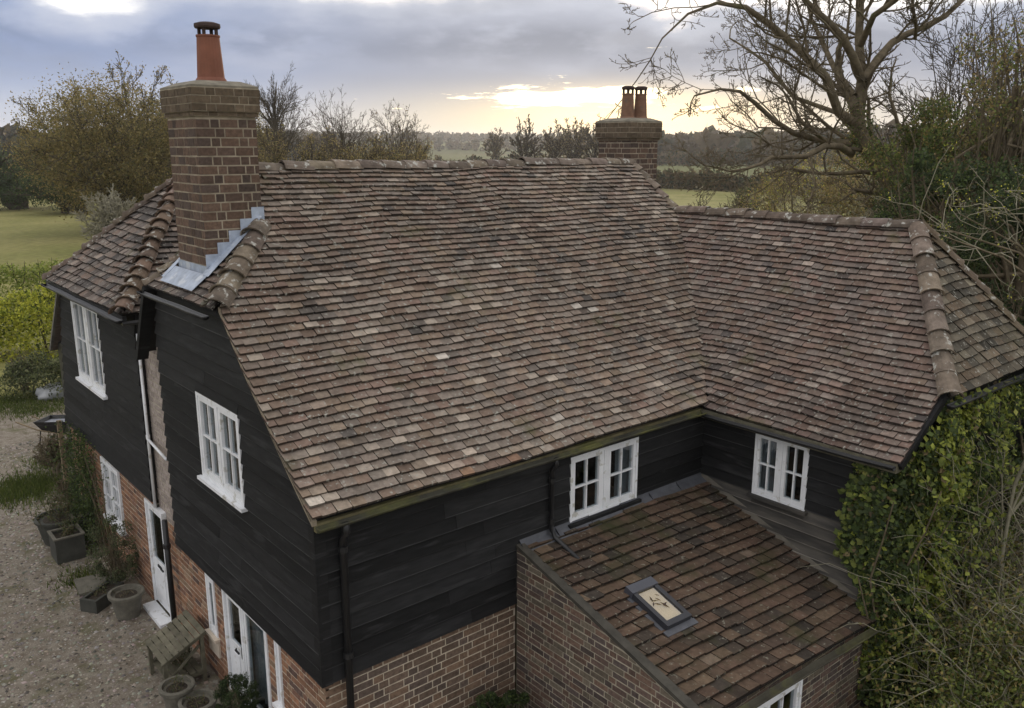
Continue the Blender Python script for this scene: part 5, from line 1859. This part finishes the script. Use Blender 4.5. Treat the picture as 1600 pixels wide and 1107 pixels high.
evergreen("twiggy_bush", "brown twiggy bush with yellow green leaves behind the wing ridge", AT(1290, 312, 40), (3.6, 3.0, 1.9), 15000, 405, 0.07, BROWN + OLIVE + YG[:2], (2, 2, 2, 1, 2, 2, 2, 1, 1, 1), 80, 300, "bush", 0.06, BARKP)
evergreen("twiggy_bush", "second brown twiggy bush, nearer the old bare tree", AT(1370, 322, 33), (2.4, 2.4, 1.8), 13000, 406, 0.065, BROWN + OLIVE + GREEN[:1], (2, 2, 2, 1, 2, 2, 2, 1, 1), 60, 260, "bush", 0.06, BARKP)
evergreen("round_bush", "small round dark bush on the grass beyond the wing ridge", AT(1182, 312, 62), (1.5, 1.5, 1.4), 3000, 407, 0.10, DARKG + BROWN[:2], (3, 3, 1, 2, 2), 40, 60, "bush", 0.06)
for i, (u, v, D, lb) in enumerate([(1120, 290, 60, "spindly bare sapling on the grass right of the far chimney"), (1160, 280, 75, "spindly bare sapling further out on the grass behind the wing")]):
    b = foot(u, D)
    build_tree("bare_sapling", lb, "tree", b, 5.0, 4.0, 430 + i, levels=4, nb=(7, 5, 4, 3), trunk=0.3, ang=42, r=0.06, rmin=0.010, stems=3)
# bare trees in the upper right, behind the leafy ones
T("bare_tree", "slender bare tree showing above the leafy trees at the top right", "tree", 1480, -60, 30, 260, 450, levels=3, nb=(10, 5, 4), trunk=0.5, ang=38, r=0.11, rmin=0.010, up=0.05, ratio=0.34, fan=24, low=0.3)
T("bare_tree", "bare tree at the right edge behind the tall leafy tree", "tree", 1590, -40, 32, 260, 451, levels=3, nb=(10, 5, 4), trunk=0.5, ang=38, r=0.11, rmin=0.010, up=0.05, ratio=0.34, fan=24, low=0.3)


def pale_branches():
    """the tangle of pale bare stems that overhangs the wing's hip."""
    rg = np.random.default_rng(55)
    b = np.array((13.2, -4.0, 0.0))
    root = empty("twisted_shrub", b, "tall leafless shrub with pale twisted stems overhanging the end of the wing", "shrub")
    roots = []
    for u, v, D in ((1435, 345, 16.0), (1500, 335, 16.4), (1570, 325, 15.8), (1470, 368, 15.6), (1610, 300, 16.2)):
        tip = at(u, v, D) - b
        mid = np.array((tip[0] * 0.15, tip[1] * 0.15, tip[2] * 0.72)) + rg.normal(0, 0.15, 3)
        p2 = mid * 0.4 + tip * 0.6 + np.array((0, 0, 0.25)) + rg.normal(0, 0.12, 3)
        roots.append(([(rg.normal(0, 0.08), rg.normal(0, 0.08), 0), mid, p2, tip], [0.045, 0.032, 0.019, 0.009]))
    limbs, twigs, tips = grow(rg, roots, 3, (7, 4, 3), 55, 0.17, wob=0.45, up=-0.01, rmin=0.005, lo=0.62, sides=(6, 4, 3, 3))
    V, F = join_np(limbs[:1]); link("trunk", mesh_np("trunk", V, F, None, True), root, BARK)
    V, F = join_np(limbs[1:] + twigs); link("twigs", mesh_np("twigs", V, F), root, BARKP)
    n = 500
    C = tips[rg.integers(0, len(tips), n)] + rg.normal(0, 0.04, (n, 3))
    link("foliage", leaf_mesh("foliage", C, 0.03, tints(rg, n, YG, (1, 1, 1, 1)), rg), root, LEAF)


pale_branches()


def ivy_wall():
    """ivy over the end of the side wing."""
    rg = np.random.default_rng(88)
    root = empty("ivy", (6.9, -3.1, 0), "thick ivy covering the end wall of the side wing", "climbing plant")
    o = np.array((6.9, -3.1, 0))
    Cs, Ns = [], []
    # on the end wall (facing -y), bulging out
    n = 42000
    x = 6.86 + rg.beta(1.0, 1.25, n) * 3.6
    z = rg.uniform(0.0, G + 0.75, n)
    bul = np.array([0.06 + (0.50 * vnoise(a * 1.3, c * 1.1, 7) + 0.34 * vnoise(a * 3.6, c * 3.0, 27)) * min(1, (a - 6.6) * 1.1) for a, c in zip(x, z)])
    y = -3.12 - bul * rg.uniform(0.55, 1.0, n)
    hol = np.array([vnoise(a * 2.4 + 9, c * 1.8, 33) for a, c in zip(x, z)])
    y = np.where(hol < 0.30, -3.12 - 0.06 * rg.uniform(0, 1, n), y)
    thin = rg.uniform(0, 1, n) < np.clip(1.0 - (x - 8.1) / 1.2, 0.30, 1.0)
    ok = thin & (z < G + 0.05 + np.clip((x - 6.9) * 0.75, 0, 0.62) + 0.15 * rg.normal(0, 0.4, n))
    Cs.append(np.stack([x, y, z], 1)[ok]); Ns.append(np.tile((0.0, -1.0, 0.35), (ok.sum(), 1)))
    # creeping round the corner on the weatherboards (facing -x)
    n = 5200
    z = rg.uniform(0.2, G + 0.02, n)
    lim = np.array([0.16 + 0.42 * vnoise(c * 1.7, 2.0, 9) + (0.12 if c > 3.2 else 0) for c in z])
    y = -3.12 + rg.uniform(0, 1, n) ** 1.3 * lim
    x = 6.90 - 0.05 - 0.10 * rg.uniform(0, 1, n)
    Cs.append(np.stack([x, y, z], 1)); Ns.append(np.tile((-1.0, -0.2, 0.35), (n, 1)))
    n = 2600                                     # over the corner itself
    z = rg.uniform(0.2, G + 0.0, n)
    a = rg.uniform(0, 6.28, n)
    r = rg.uniform(0.05, 0.20, n)
    Cs.append(np.stack([6.88 + np.cos(a) * r, -3.13 + np.sin(a) * r, z], 1)); Ns.append(np.tile((-0.7, -0.7, 0.35), (n, 1)))
    C = np.concatenate(Cs); Nn = np.concatenate(Ns)
    pat = np.array([vnoise(a[0] * 1.6, a[2] * 0.9, 15) for a in C])
    edge = np.clip(1 - (C[:, 0] - 6.85) / 0.9, 0, 1)
    col = tints(rg, len(C), DARKG + GREEN, (2, 3, 3, 2, 3, 2, 2))
    yg = tints(rg, len(C), ((0.24, 0.265, 0.05), (0.17, 0.20, 0.04), (0.29, 0.29, 0.075)), (2, 3, 1))
    m_ = (rg.uniform(0, 1, len(C)) < np.clip(0.06 + 1.5 * (pat - 0.52) + 0.22 * edge + 0.5 * np.exp(-((C[:, 0] - 7.5) / 0.25) ** 2), 0.03, 0.85))
    col = np.where(m_[:, None], yg, col)
    dead = rg.uniform(0, 1, len(C)) < 0.05
    col = np.where(dead[:, None], tints(rg, len(C), BROWN, W4), col)
    link("foliage", leaf_mesh("foliage", C - o, 0.062, col, rg, 0.70, flat=0.45, nrm=Nn, spread=0.6), root, LEAF)
    root2 = [ch for ch in bpy.data.objects if ch.parent is root][0]
    root2["kind"] = "stuff"
    # loose trailing shoots
    M = 120
    P0 = np.stack([rg.uniform(0.0, 3.4, M), -rg.uniform(0.25, 0.6, M), rg.uniform(0.8, G + 0.3, M)], 1)
    P, _ = curve(rg, P0, np.stack([rg.normal(0, 0.5, M), -rg.uniform(0.3, 1.0, M), rg.uniform(-0.8, 0.5, M)], 1), rg.uniform(0.3, 0.8, M), 5, 0.25, -0.18)
    V, F = tubes_np(P, np.tile(np.linspace(0.006, 0.003, 5), (M, 1)), 3)
    link("shoots", mesh_np("shoots", V, F), root, BARKP)
    C2 = P.reshape(-1, 3)[rg.integers(0, M * 5, 2600)] + rg.normal(0, 0.04, (2600, 3))
    link("shoot_leaves", leaf_mesh("shoot_leaves", C2, 0.06, tints(rg, 2600, GREEN + ((0.22, 0.24, 0.05),) * 2, (2, 3, 3, 1, 2, 2)), rg, 0.65, spread=0.55), root, LEAF)["kind"] = "stuff"
    # stems
    M = 46
    P0 = np.stack([rg.uniform(0.0, 3.2, M), -rg.uniform(0.02, 0.1, M), np.zeros(M)], 1)
    P, _ = curve(rg, P0, np.tile((0, 0, 1.0), (M, 1)) + rg.normal(0, 0.12, (M, 3)) * (1, 0.1, 1), rg.uniform(2.2, 4.0, M), 6, 0.14, 0.05)
    P[:, :, 1] = np.minimum(P[:, :, 1], -0.02)
    V, F = tubes_np(P, np.tile(np.linspace(0.025, 0.008, 6), (M, 1)), 5)
    link("stems", mesh_np("stems", V, F), root, BARK)
    # the leaves along the corner that can be told apart
    big = mesh_np("leaf", [(0, -1.0, 0), (0.55, -0.62, 0.06), (0.95, 0.05, 0), (0.45, 0.25, 0.08), (0, 1.0, 0), (-0.45, 0.25, 0.08), (-0.95, 0.05, 0), (-0.55, -0.62, 0.06)],
                  [(0, 1, 2, 3), (0, 3, 4, 5), (0, 5, 6, 7)])
    big.materials.append(LEAF)
    for i in range(190):
        zz = rg.uniform(0.3, G + 0.02)
        lim = 0.20 + 0.46 * vnoise(zz * 1.7, 2.0, 9) + (0.12 if zz > 3.2 else 0)
        p = np.array((6.90 - rg.uniform(0.07, 0.17), -3.12 + lim * rg.uniform(0.25, 1.0), zz)) if i % 3 else np.array((6.9 + rg.uniform(0, 0.5), -3.2 - rg.uniform(0.1, 0.3), zz))
        n = np.array((-1.0, -0.45, 0.55)) + rg.normal(0, 0.35, 3)
        nq = Vector(n).normalized()
        q = nq.to_track_quat("Z", "Y")
        o_ = bpy.data.objects.new("leaf", big)
        COL.objects.link(o_)
        o_.parent = root
        s = rg.uniform(0.038, 0.07)
        o_.matrix_local = Matrix.Translation(Vector(p - o)) @ q.to_matrix().to_4x4() @ Matrix.Rotation(rg.normal(0, 0.6), 4, "Z") @ Matrix.Scale(s, 4)
        c = tints(rg, 1, ((0.11, 0.145, 0.035), (0.17, 0.20, 0.045), (0.06, 0.09, 0.028), (0.21, 0.235, 0.06)), (3, 3, 2, 1))[0]
        o_.color = (*c, 1)


ivy_wall()


def bramble(label, c, r, h, seed, n, cols, cw, canes=34, leaf=0.05, group="tangled undergrowth beside the wing"):
    rg = np.random.default_rng(seed)
    root = empty("bramble", (c[0], c[1], 0), label, "undergrowth", group)
    P0 = np.stack([rg.normal(0, r * 0.3, canes), rg.normal(0, r * 0.3, canes), np.zeros(canes)], 1)
    a = rg.uniform(0, 6.28, canes)
    D0 = np.stack([np.cos(a) * 0.45, np.sin(a) * 0.45, np.ones(canes)], 1)
    P, _ = curve(rg, P0, D0, rg.uniform(0.7, 1.15, canes) * h * 0.95, 7, 0.16, -0.10)
    P[:, :, 2] = np.maximum(P[:, :, 2], 0.02)
    R = np.tile(np.linspace(0.014, 0.004, 7), (canes, 1))
    p, d, L, rr = spawn(rg, P, R, np.full(canes, h), 7, 55, 0.42, lo=0.3)
    P2, _ = curve(rg, p, d, L, 4, 0.25, -0.04)
    R2 = np.tile(np.linspace(0.006, 0.003, 4), (len(P2), 1))
    V, F = join_np([tubes_np(P, R, 5), tubes_np(P2, R2, 3)])
    link("canes", mesh_np("canes", V, F), root, BARKP)
    src = np.concatenate([P[:, 2:].reshape(-1, 3), P2.reshape(-1, 3), P2.reshape(-1, 3)])
    C = src[rg.integers(0, len(src), n)] + rg.normal(0, 0.09, (n, 3))
    # a leafy body below the canes
    v = rg.normal(0, 1, (n, 3)); v /= np.linalg.norm(v, axis=1, keepdims=True)
    C3 = v * np.array((r, r, h * 0.62)) * rg.uniform(0.55, 1.0, (n, 1)); C3[:, 2] = np.abs(C3[:, 2])
    C3 += rg.normal(0, 0.08, C3.shape)
    C = np.concatenate([C, C3]); C[:, 2] = np.maximum(C[:, 2], 0.03)
    link("foliage", leaf_mesh("foliage", C, leaf, tints(rg, len(C), cols, cw), rg, flat=0.4), root, LEAF)


GY = GREEN + OLIVE + ((0.20, 0.215, 0.055), (0.14, 0.16, 0.05))
for i, (x, y, r, h, n, lb, w) in enumerate([
        (6.6, -4.7, 1.0, 1.3, 7700, "yellow green bramble in front of the lean-to window corner", (2, 3, 3, 1, 1, 1, 1, 1, 4, 3)),
        (7.9, -4.4, 1.0, 2.3, 8800, "grey tangled bramble against the ivy at the end of the wing", (2, 3, 2, 1, 2, 2, 2, 2, 3, 3)),
        (9.3, -4.7, 1.2, 2.6, 8800, "tall greyish bramble at the right edge below the wing hip", (2, 2, 2, 1, 2, 3, 2, 2, 2, 2)),
        (8.1, -5.9, 1.2, 1.5, 9900, "dark leafy bramble in the lower right", (3, 3, 2, 2, 1, 1, 1, 1, 2, 2)),
        (6.7, -6.0, 0.9, 0.95, 7700, "low yellow green bramble at the bottom right", (2, 3, 3, 1, 1, 1, 1, 1, 4, 4)),
        (9.6, -6.2, 1.3, 2.0, 9900, "olive bramble in the bottom right corner", (2, 2, 3, 1, 2, 2, 2, 2, 3, 3)),
        (5.6, -5.2, 0.7, 0.6, 5500, "small yellow green clump below the lean-to window", (2, 3, 3, 1, 1, 1, 1, 1, 4, 4))]):
    bramble(lb, (x, y), r, h, 500 + i, n, GY, w)
bramble("leafless grey scrub with a web of fine pale twigs in front of the ivy", (8.9, -4.3), 1.1, 3.3, 520, 900, BROWN + OLIVE, (2, 2, 2, 2, 1, 1, 1, 1), canes=60)
bramble("leafless grey scrub reaching out of the frame below the wing hip", (10.2, -4.9), 1.1, 3.2, 521, 900, BROWN + OLIVE, (2, 2, 2, 2, 1, 1, 1, 1), canes=55)
# the pale slim trunk at the right edge
q = at(1593, 690, 13.6)
build_tree("slim_tree", "slim pale tree trunk at the right edge beyond the brambles", "tree", (q[0], q[1], 0), 5.0, 1.2, 470, levels=3, nb=(4, 3, 3), trunk=0.88, ang=36, r=0.11, rmin=0.005, mat=BARKP)

# shrubs and ivy along the drive side
evergreen("box_shrub", "low dark shrub in the corner between the front wall and the lean-to", (2.22, -0.52, 0.46), (0.55, 0.38, 0.44), 14000, 601, 0.03, DARKG + GREEN[:2], (3, 3, 2, 2, 1), 40, 60, "shrub", 0.02)
evergreen("ball_topiary", "dark clipped evergreen ball beside the front door", (-0.30, 2.05, 0.62), (0.30, 0.30, 0.32), 14000, 602, 0.018, DARKG, (3, 3, 1), 90, 40, "topiary", 0.02)
evergreen("wispy_shrub", "grey green wispy shrub against the wall left of the side door", (-0.35, 7.35, 0.75), (0.42, 0.48, 0.75), 5200, 603, 0.028, ((0.07, 0.085, 0.04), (0.10, 0.11, 0.055), (0.045, 0.055, 0.03)), (3, 2, 2), 60, 160, "shrub", 0.02)


def wall_ivy():
    rg = np.random.default_rng(91)
    root = empty("wall_climber", (0, 9.9, 0), "dark climber on the brick wall under the rear gable", "climbing plant")
    n = 6500
    y = rg.normal(9.95, 0.55, n); z = rg.uniform(0.0, 2.3, n)
    x = -0.02 - rg.uniform(0.02, 0.42, n) * (0.4 + np.array([vnoise(a * 2, c * 2, 4) for a, c in zip(y, z)]))
    C = np.stack([x, y - 9.9, z], 1)
    link("foliage", leaf_mesh("foliage", C, 0.04, tints(rg, n, DARKG + GREEN[:2], (3, 3, 2, 2, 2)), rg), root, LEAF)
    M = 14
    P0 = np.stack([np.full(M, -0.04), rg.normal(0, 0.4, M), np.zeros(M)], 1)
    P, _ = curve(rg, P0, np.tile((0, 0, 1.0), (M, 1)), rg.uniform(1.6, 2.3, M), 5, 0.1, 0.05)
    P[:, :, 0] = np.minimum(P[:, :, 0], -0.03)
    V, F = tubes_np(P, np.tile(np.linspace(0.02, 0.006, 5), (M, 1)), 5)
    link("stems", mesh_np("stems", V, F), root, BARK)


wall_ivy()


def build_haze():
    m = MB()
    m.box((np.array((CAM[0], CAM[1], 0.0)), Xv, Yv, Zv), (-3300, 3300), (-3300, 3300), (-9, 72))
    mt = bpy.data.materials.new("haze_air")
    mt.use_nodes = True
    nt = mt.node_tree
    nt.nodes.remove(nt.nodes["Principled BSDF"])
    v = nt.nodes.new("ShaderNodeVolumePrincipled")
    v.inputs["Color"].default_value = (0.93, 0.94, 0.97, 1)
    v.inputs["Density"].default_value = HAZE
    v.inputs["Anisotropy"].default_value = 0.45
    nt.links.new(v.outputs[0], nt.nodes["Material Output"].inputs["Volume"])
    tag(m.build("haze", mt), "thin evening haze over the fields", "haze", kind="stuff")


HAZE = 0.00022
build_haze()

# ------------------------------------------------------------------ pots and garden things along the drive
def gxy(u, v):
    p = on_ground(u, v)
    return np.array((p[0], p[1], 0.0))


def plant_tuft(root, n, r, h, leaf, cols, cw, seed, z0=0.0):
    rg = np.random.default_rng(seed)
    M = max(8, n // 40)
    P0 = np.stack([rg.normal(0, r * 0.35, M), rg.normal(0, r * 0.35, M), np.full(M, z0)], 1)
    a = rg.uniform(0, 6.28, M)
    P, _ = curve(rg, P0, np.stack([np.cos(a) * 0.5, np.sin(a) * 0.5, np.ones(M)], 1), rg.uniform(0.6, 1.1, M) * h, 5, 0.2, 0.0)
    V, F = tubes_np(P, np.tile(np.linspace(0.009, 0.003, 5), (M, 1)), 4)
    pl = link("plant", mesh_np("plant", V, F), root, BARK)
    C = P[:, 1:].reshape(-1, 3)[rg.integers(0, M * 4, n)] + rg.normal(0, 0.045, (n, 3))
    C[:, 2] = np.maximum(C[:, 2], z0 - 0.05)
    link("foliage", leaf_mesh("foliage", C, leaf, tints(rg, n, cols, cw), rg), pl, LEAF)


def round_pot(u, v, r, h, mat, label, lip=0.035, plant=None, seed=1, group="pots along the drive"):
    c = gxy(u, v)
    root = empty("plant_pot", c, label, "pot", group)
    m = MB()
    m.lathe((0, 0, 0.0), [(r * 0.70, 0), (r * 0.78, h * 0.25), (r * 0.90, h * 0.7), (r * 0.95, h - 0.07), (r * 0.95 + lip, h - 0.06), (r * 0.97 + lip, h - 0.01), (r * 0.95 + lip * 0.5, h), (r * 0.90, h), (r * 0.86, h - 0.06)], 28)
    m.build("pot_body", mat, root)
    m = MB(); m.lathe((0, 0, h - 0.075), [(r * 0.85, 0), (r * 0.6, 0.02), (r * 0.2, 0.03)], 20); m.build("soil", SOIL, root)
    if plant:
        plant_tuft(root, *plant, seed, h - 0.06)
    return root


PC = ((0.055, 0.07, 0.03), (0.08, 0.09, 0.04), (0.10, 0.085, 0.04))
round_pot(201, 962, 0.27, 0.46, STONEPOT, "round grey lipped pot standing before the white side door", plant=(60, 0.15, 0.08, 0.02, PC, (1, 1, 1)), seed=3)
round_pot(280, 1112, 0.22, 0.44, STONEPOT, "tall tapering pot in front of the slatted wooden stand", plant=(120, 0.16, 0.12, 0.025, PC, (1, 1, 1)), seed=4)
round_pot(312, 1128, 0.235, 0.36, STONEPOT, "wide round pot at the bottom edge beside the slatted stand", plant=(120, 0.16, 0.12, 0.025, PC, (1, 1, 1)), seed=5)
round_pot(95, 845, 0.42, 0.55, DARKPOT, "big dark round planter with a scrubby plant behind the square one", plant=(900, 0.4, 0.55, 0.035, PC, (2, 2, 1)), seed=6)
round_pot(416, 1140, 0.22, 0.34, DARKPOT, "dark pot under the clipped evergreen ball", seed=7)


def square_planter(u, v, w, h, label, seed):
    c = gxy(u, v)
    root = empty("square_planter", c, label, "planter", "square planters by the climber")
    m = MB()
    B = (np.zeros(3), Xv, Yv, Zv)
    a, b = w / 2, w / 2 - 0.035
    for q in (((-a, a), (-a, -b)), ((-a, a), (b, a)), ((-a, -b), (-b, b)), ((b, a), (-b, b))):
        m.box(B, q[0], q[1], (0.0, h))
    m.build("planter_body", DARKPOT, root)
    m = MB()
    a2, b2 = w / 2 + 0.02, w / 2 - 0.04
    for q in (((-a2, a2), (-a2, -b2)), ((-a2, a2), (b2, a2)), ((-a2, -b2), (-b2, b2)), ((b2, a2), (-b2, b2))):
        m.box(B, q[0], q[1], (h + 0.002, h + 0.03))
    m.build("rim", STONEPOT, root)
    m = MB(); m.box(B, (-b + 0.002, b - 0.002), (-b + 0.002, b - 0.002), (0.02, h - 0.05)); m.build("soil", SOIL, root)
    plant_tuft(root, 500, 0.22, 0.4, 0.03, PC, (2, 2, 1), seed, h - 0.05)


square_planter(108, 870, 0.52, 0.5, "dark square planter standing on the gravel at the front", 11)
square_planter(135, 838, 0.52, 0.55, "dark square planter close to the wall climber", 12)


def trough():
    c = gxy(162, 942)
    root = empty("trough", c, "low dark stone trough lying askew on the gravel beside the round grey pot", "trough")
    root.rotation_euler = (0, 0, math.radians(35))
    B = (np.zeros(3), Xv, Yv, Zv)
    m = MB()
    for q in (((-0.36, 0.36), (-0.17, -0.12)), ((-0.36, 0.36), (0.12, 0.17)), ((-0.36, -0.31), (-0.12, 0.12)), ((0.31, 0.36), (-0.12, 0.12))):
        m.box(B, q[0], q[1], (0, 0.24))
    m.build("trough_body", DARKPOT, root)
    m = MB(); m.box(B, (-0.308, 0.308), (-0.118, 0.118), (0.0, 0.19)); m.build("soil", SOIL, root)
    plant_tuft(root, 160, 0.2, 0.14, 0.025, PC, (2, 2, 1), 21, 0.18)


trough()
m = MB()
c = gxy(150, 918)
P = [c + np.array(q) for q in ((-0.33, -0.22, 0.02), (0.30, -0.26, 0.02), (0.34, 0.20, 0.10), (-0.30, 0.25, 0.11))]
m.add(P + [p + np.array((0, 0, 0.05)) for p in P], [(3, 2, 1, 0), (4, 5, 6, 7), (0, 1, 5, 4), (1, 2, 6, 5), (2, 3, 7, 6), (3, 0, 4, 7)])
tag(m.build("paving_slab", STONEPOT), "loose grey paving slab tilted on the gravel behind the trough", "slab")


def slatted_stand():
    c = gxy(268, 1062)
    root = empty("slatted_stand", (-0.42, 3.98, 0), "weathered wooden stand with a sloping slatted top against the brick wall", "stand")
    A = np.zeros(3)
    W2 = 0.34
    for sx in (-0.30, 0.26):
        for sy in (-W2, W2):
            m = MB(); m.bar((sx, sy, 0), (sx, sy, 0.50 if sx < 0 else 0.78), 0.055, 0.055); m.build("leg", WOODG, root)
    for sy in (-W2, W2):
        m = MB(); m.bar((-0.34, sy, 0.49), (0.32, sy, 0.80), 0.05, 0.05); m.build("side_rail", WOODG, root)
        m = MB(); m.bar((-0.28, sy, 0.16), (0.24, sy, 0.16), 0.045, 0.045); m.build("side_rail", WOODG, root)
        m = MB(); m.bar((-0.28, sy, 0.20), (0.22, sy, 0.62), 0.04, 0.03); m.build("brace", WOODG, root)
    d = np.array((0.66, 0, 0.31)); d /= np.linalg.norm(d); n = np.array((-d[2], 0, d[0]))
    for i in range(8):
        p = np.array((-0.34, 0, 0.522)) + d * (0.045 + i * 0.092)
        m = MB(); m.box((p, d, Yv, n), (-0.040, 0.040), (-W2 - 0.06, W2 + 0.06), (0, 0.022)); o = m.build("slat", WOODG, root)
        g = rng.uniform(0.75, 1.25); o.color = (g, g, g, 1)
    for i in range(5):
        m = MB(); m.box((A, Xv, Yv, Zv), (-0.28 + i * 0.108, -0.19 + i * 0.108), (-W2 - 0.02, W2 + 0.02), (0.186, 0.206)); m.build("shelf_slat", WOODG, root)
    plant_tuft(root, 260, 0.22, 0.25, 0.03, PC, (2, 2, 1), 31, 0.2)


slatted_stand()


def wheelbarrow():
    c = gxy(95, 692)
    root = empty("wheelbarrow", c, "dark wheelbarrow with a pale lining standing on the drive", "wheelbarrow")
    root.rotation_euler = (0, 0, math.radians(-50))
    m = MB()
    top = [(-0.5, -0.34, 0.66), (0.55, -0.34, 0.74), (0.55, 0.34, 0.74), (-0.5, 0.34, 0.66)]
    bot = [(-0.32, -0.22, 0.38), (0.28, -0.2, 0.34), (0.28, 0.2, 0.34), (-0.32, 0.22, 0.38)]
    ins = [(x * 0.94, y * 0.94, z - 0.005) for x, y, z in top]
    m.add(top + bot + ins, [(0, 1, 5, 4), (1, 2, 6, 5), (2, 3, 7, 6), (3, 0, 4, 7), (7, 4, 5, 6), (0, 8, 9, 1), (1, 9, 10, 2), (2, 10, 11, 3), (3, 11, 8, 0)])
    m.build("tray", BLACK, root)
    m = MB()
    lo = [(x * 0.92, y * 0.9, z - 0.10) for x, y, z in top]
    m.add(lo, [(0, 1, 2, 3)]); m.build("lining", material("grey_tarp", (0.22, 0.23, 0.26), 0.6, 0.3, 8.0), root)
    for s in (-1, 1):
        m = MB(); m.tube([(-1.05, 0.3 * s, 0.62), (-0.45, 0.26 * s, 0.42), (0.3, 0.16 * s, 0.30), (0.72, 0.05 * s, 0.2)], 0.022, 6); m.build("handle", WOOD, root)
        m = MB(); m.tube([(-0.35, 0.27 * s, 0.40), (-0.42, 0.28 * s, 0.0)], 0.018, 6); m.build("leg", BLACK, root)
    m = MB()
    V, F = [], []
    for k in range(18):
        a = 2 * PI * k / 18
        for j in range(6):
            b = 2 * PI * j / 6
            r = 0.15 + 0.045 * math.cos(b)
            V.append((0.72 + r * math.cos(a), 0.045 * math.sin(b), 0.195 + r * math.sin(a)))
    for k in range(18):
        for j in range(6):
            F.append((k * 6 + j, (k + 1) % 18 * 6 + j, (k + 1) % 18 * 6 + (j + 1) % 6, k * 6 + (j + 1) % 6))
    m.add(V, F)
    w = m.build("wheel", BLACK, root)
    m = MB(); m.tube([(0.72, -0.07, 0.195), (0.72, 0.07, 0.195)], 0.09, 10); m.build("hub", STONEPOT, w)


wheelbarrow()


def white_sack():
    c = gxy(84, 622)
    rg = np.random.default_rng(5)
    V, F = [], []
    n, k = 18, 8
    for i in range(k + 1):
        t = i / k
        for j in range(n):
            a = 2 * PI * j / n
            r = (0.75 + 0.2 * math.sin(t * PI)) * (1 - 0.15 * t) * (0.85 + 0.3 * vnoise(math.cos(a) * 2 + 5, math.sin(a) * 2 + t * 3, 4))
            V.append((r * 0.85 * math.cos(a), r * 0.6 * math.sin(a), t * 0.62 + 0.06 * rg.normal() * t))
    for i in range(k):
        for j in range(n):
            F.append((i * n + j, i * n + (j + 1) % n, (i + 1) * n + (j + 1) % n, (i + 1) * n + j))
    F.append(tuple(k * n + j for j in range(n)))
    o = link("rubble_sack", mesh_np("rubble_sack", V, F, None, True), None, material("white_woven_sack", (0.36, 0.37, 0.38), 0.8, 0.25, 4.0))
    o.location = c
    o.scale = (0.65, 0.65, 0.65)
    tag(o, "bulky white sack slumped at the edge of the drive by the hedge", "sack")


white_sack()


def porch_post():
    root = empty("wooden_post", (-0.13, 11.62, 0), "slim weathered wooden post at the far corner of the rear gable", "post")
    m = MB(); m.bar((0, 0, 0.08), (0, 0, 2.14), 0.09, 0.09); m.build("shaft", WOOD, root)
    m = MB(); m.box((np.zeros(3), Xv, Yv, Zv), (-0.08, 0.08), (-0.08, 0.08), (0, 0.078)); m.build("foot", STONEPOT, root)


porch_post()
for i, (u, v, h, w, lb) in enumerate([(88, 745, 1.1, 1.1, "straggly bare shrub growing out of the drive below the wheelbarrow"), (40, 612, 1.3, 0.9, "thin bare seedling tree in the border by the hedge"), (118, 800, 0.9, 0.8, "small twiggy shrub by the foot of the wooden post")]):
    build_tree("twiggy_shrub", lb, "shrub", gxy(u, v), h, w, 700 + i, levels=4, nb=(7, 5, 3, 3), stems=5, trunk=0.25, ang=48, r=0.02, rmin=0.005, leaves_n=500, leaf=0.03, cols=PC, cw=(2, 2, 1), mat=BARK)


def grass_patches():
    rg = np.random.default_rng(17)
    C = []
    for u, v, r, n in ((40, 765, 1.0, 5200), (90, 720, 0.6, 1500), (20, 630, 1.2, 3000), (130, 905, 0.5, 500), (60, 640, 1.0, 1500)):
        p = gxy(u, v)
        C.append(p[None] + np.concatenate([rg.normal(0, r * 0.55, (n, 2)), np.zeros((n, 1))], 1))
    C = np.concatenate(C)
    C = C[(C[:, 0] < -0.1) | (C[:, 1] > 12)]
    n = len(C)
    h = rg.uniform(0.04, 0.15, n)[:, None]
    a = rg.uniform(0, 6.28, n)
    s = np.stack([np.cos(a), np.sin(a), np.zeros(n)], 1) * 0.012
    tip = C + rg.normal(0, 0.035, (n, 3)) * (1, 1, 0) + np.array((0, 0, 1.0)) * h
    V = np.stack([C - s, C + s, tip], 1).reshape(-1, 3)
    V[:, 2] += 0.006
    me = mesh_np("grass", V, np.arange(n * 3).reshape(-1, 3), tints(rg, n, ((0.10, 0.13, 0.03), (0.07, 0.095, 0.025), (0.15, 0.16, 0.05)), (3, 3, 1)))
    tag(link("grass", me, None, LEAF), "rough grass growing through the gravel", "grass", kind="stuff")


grass_patches()
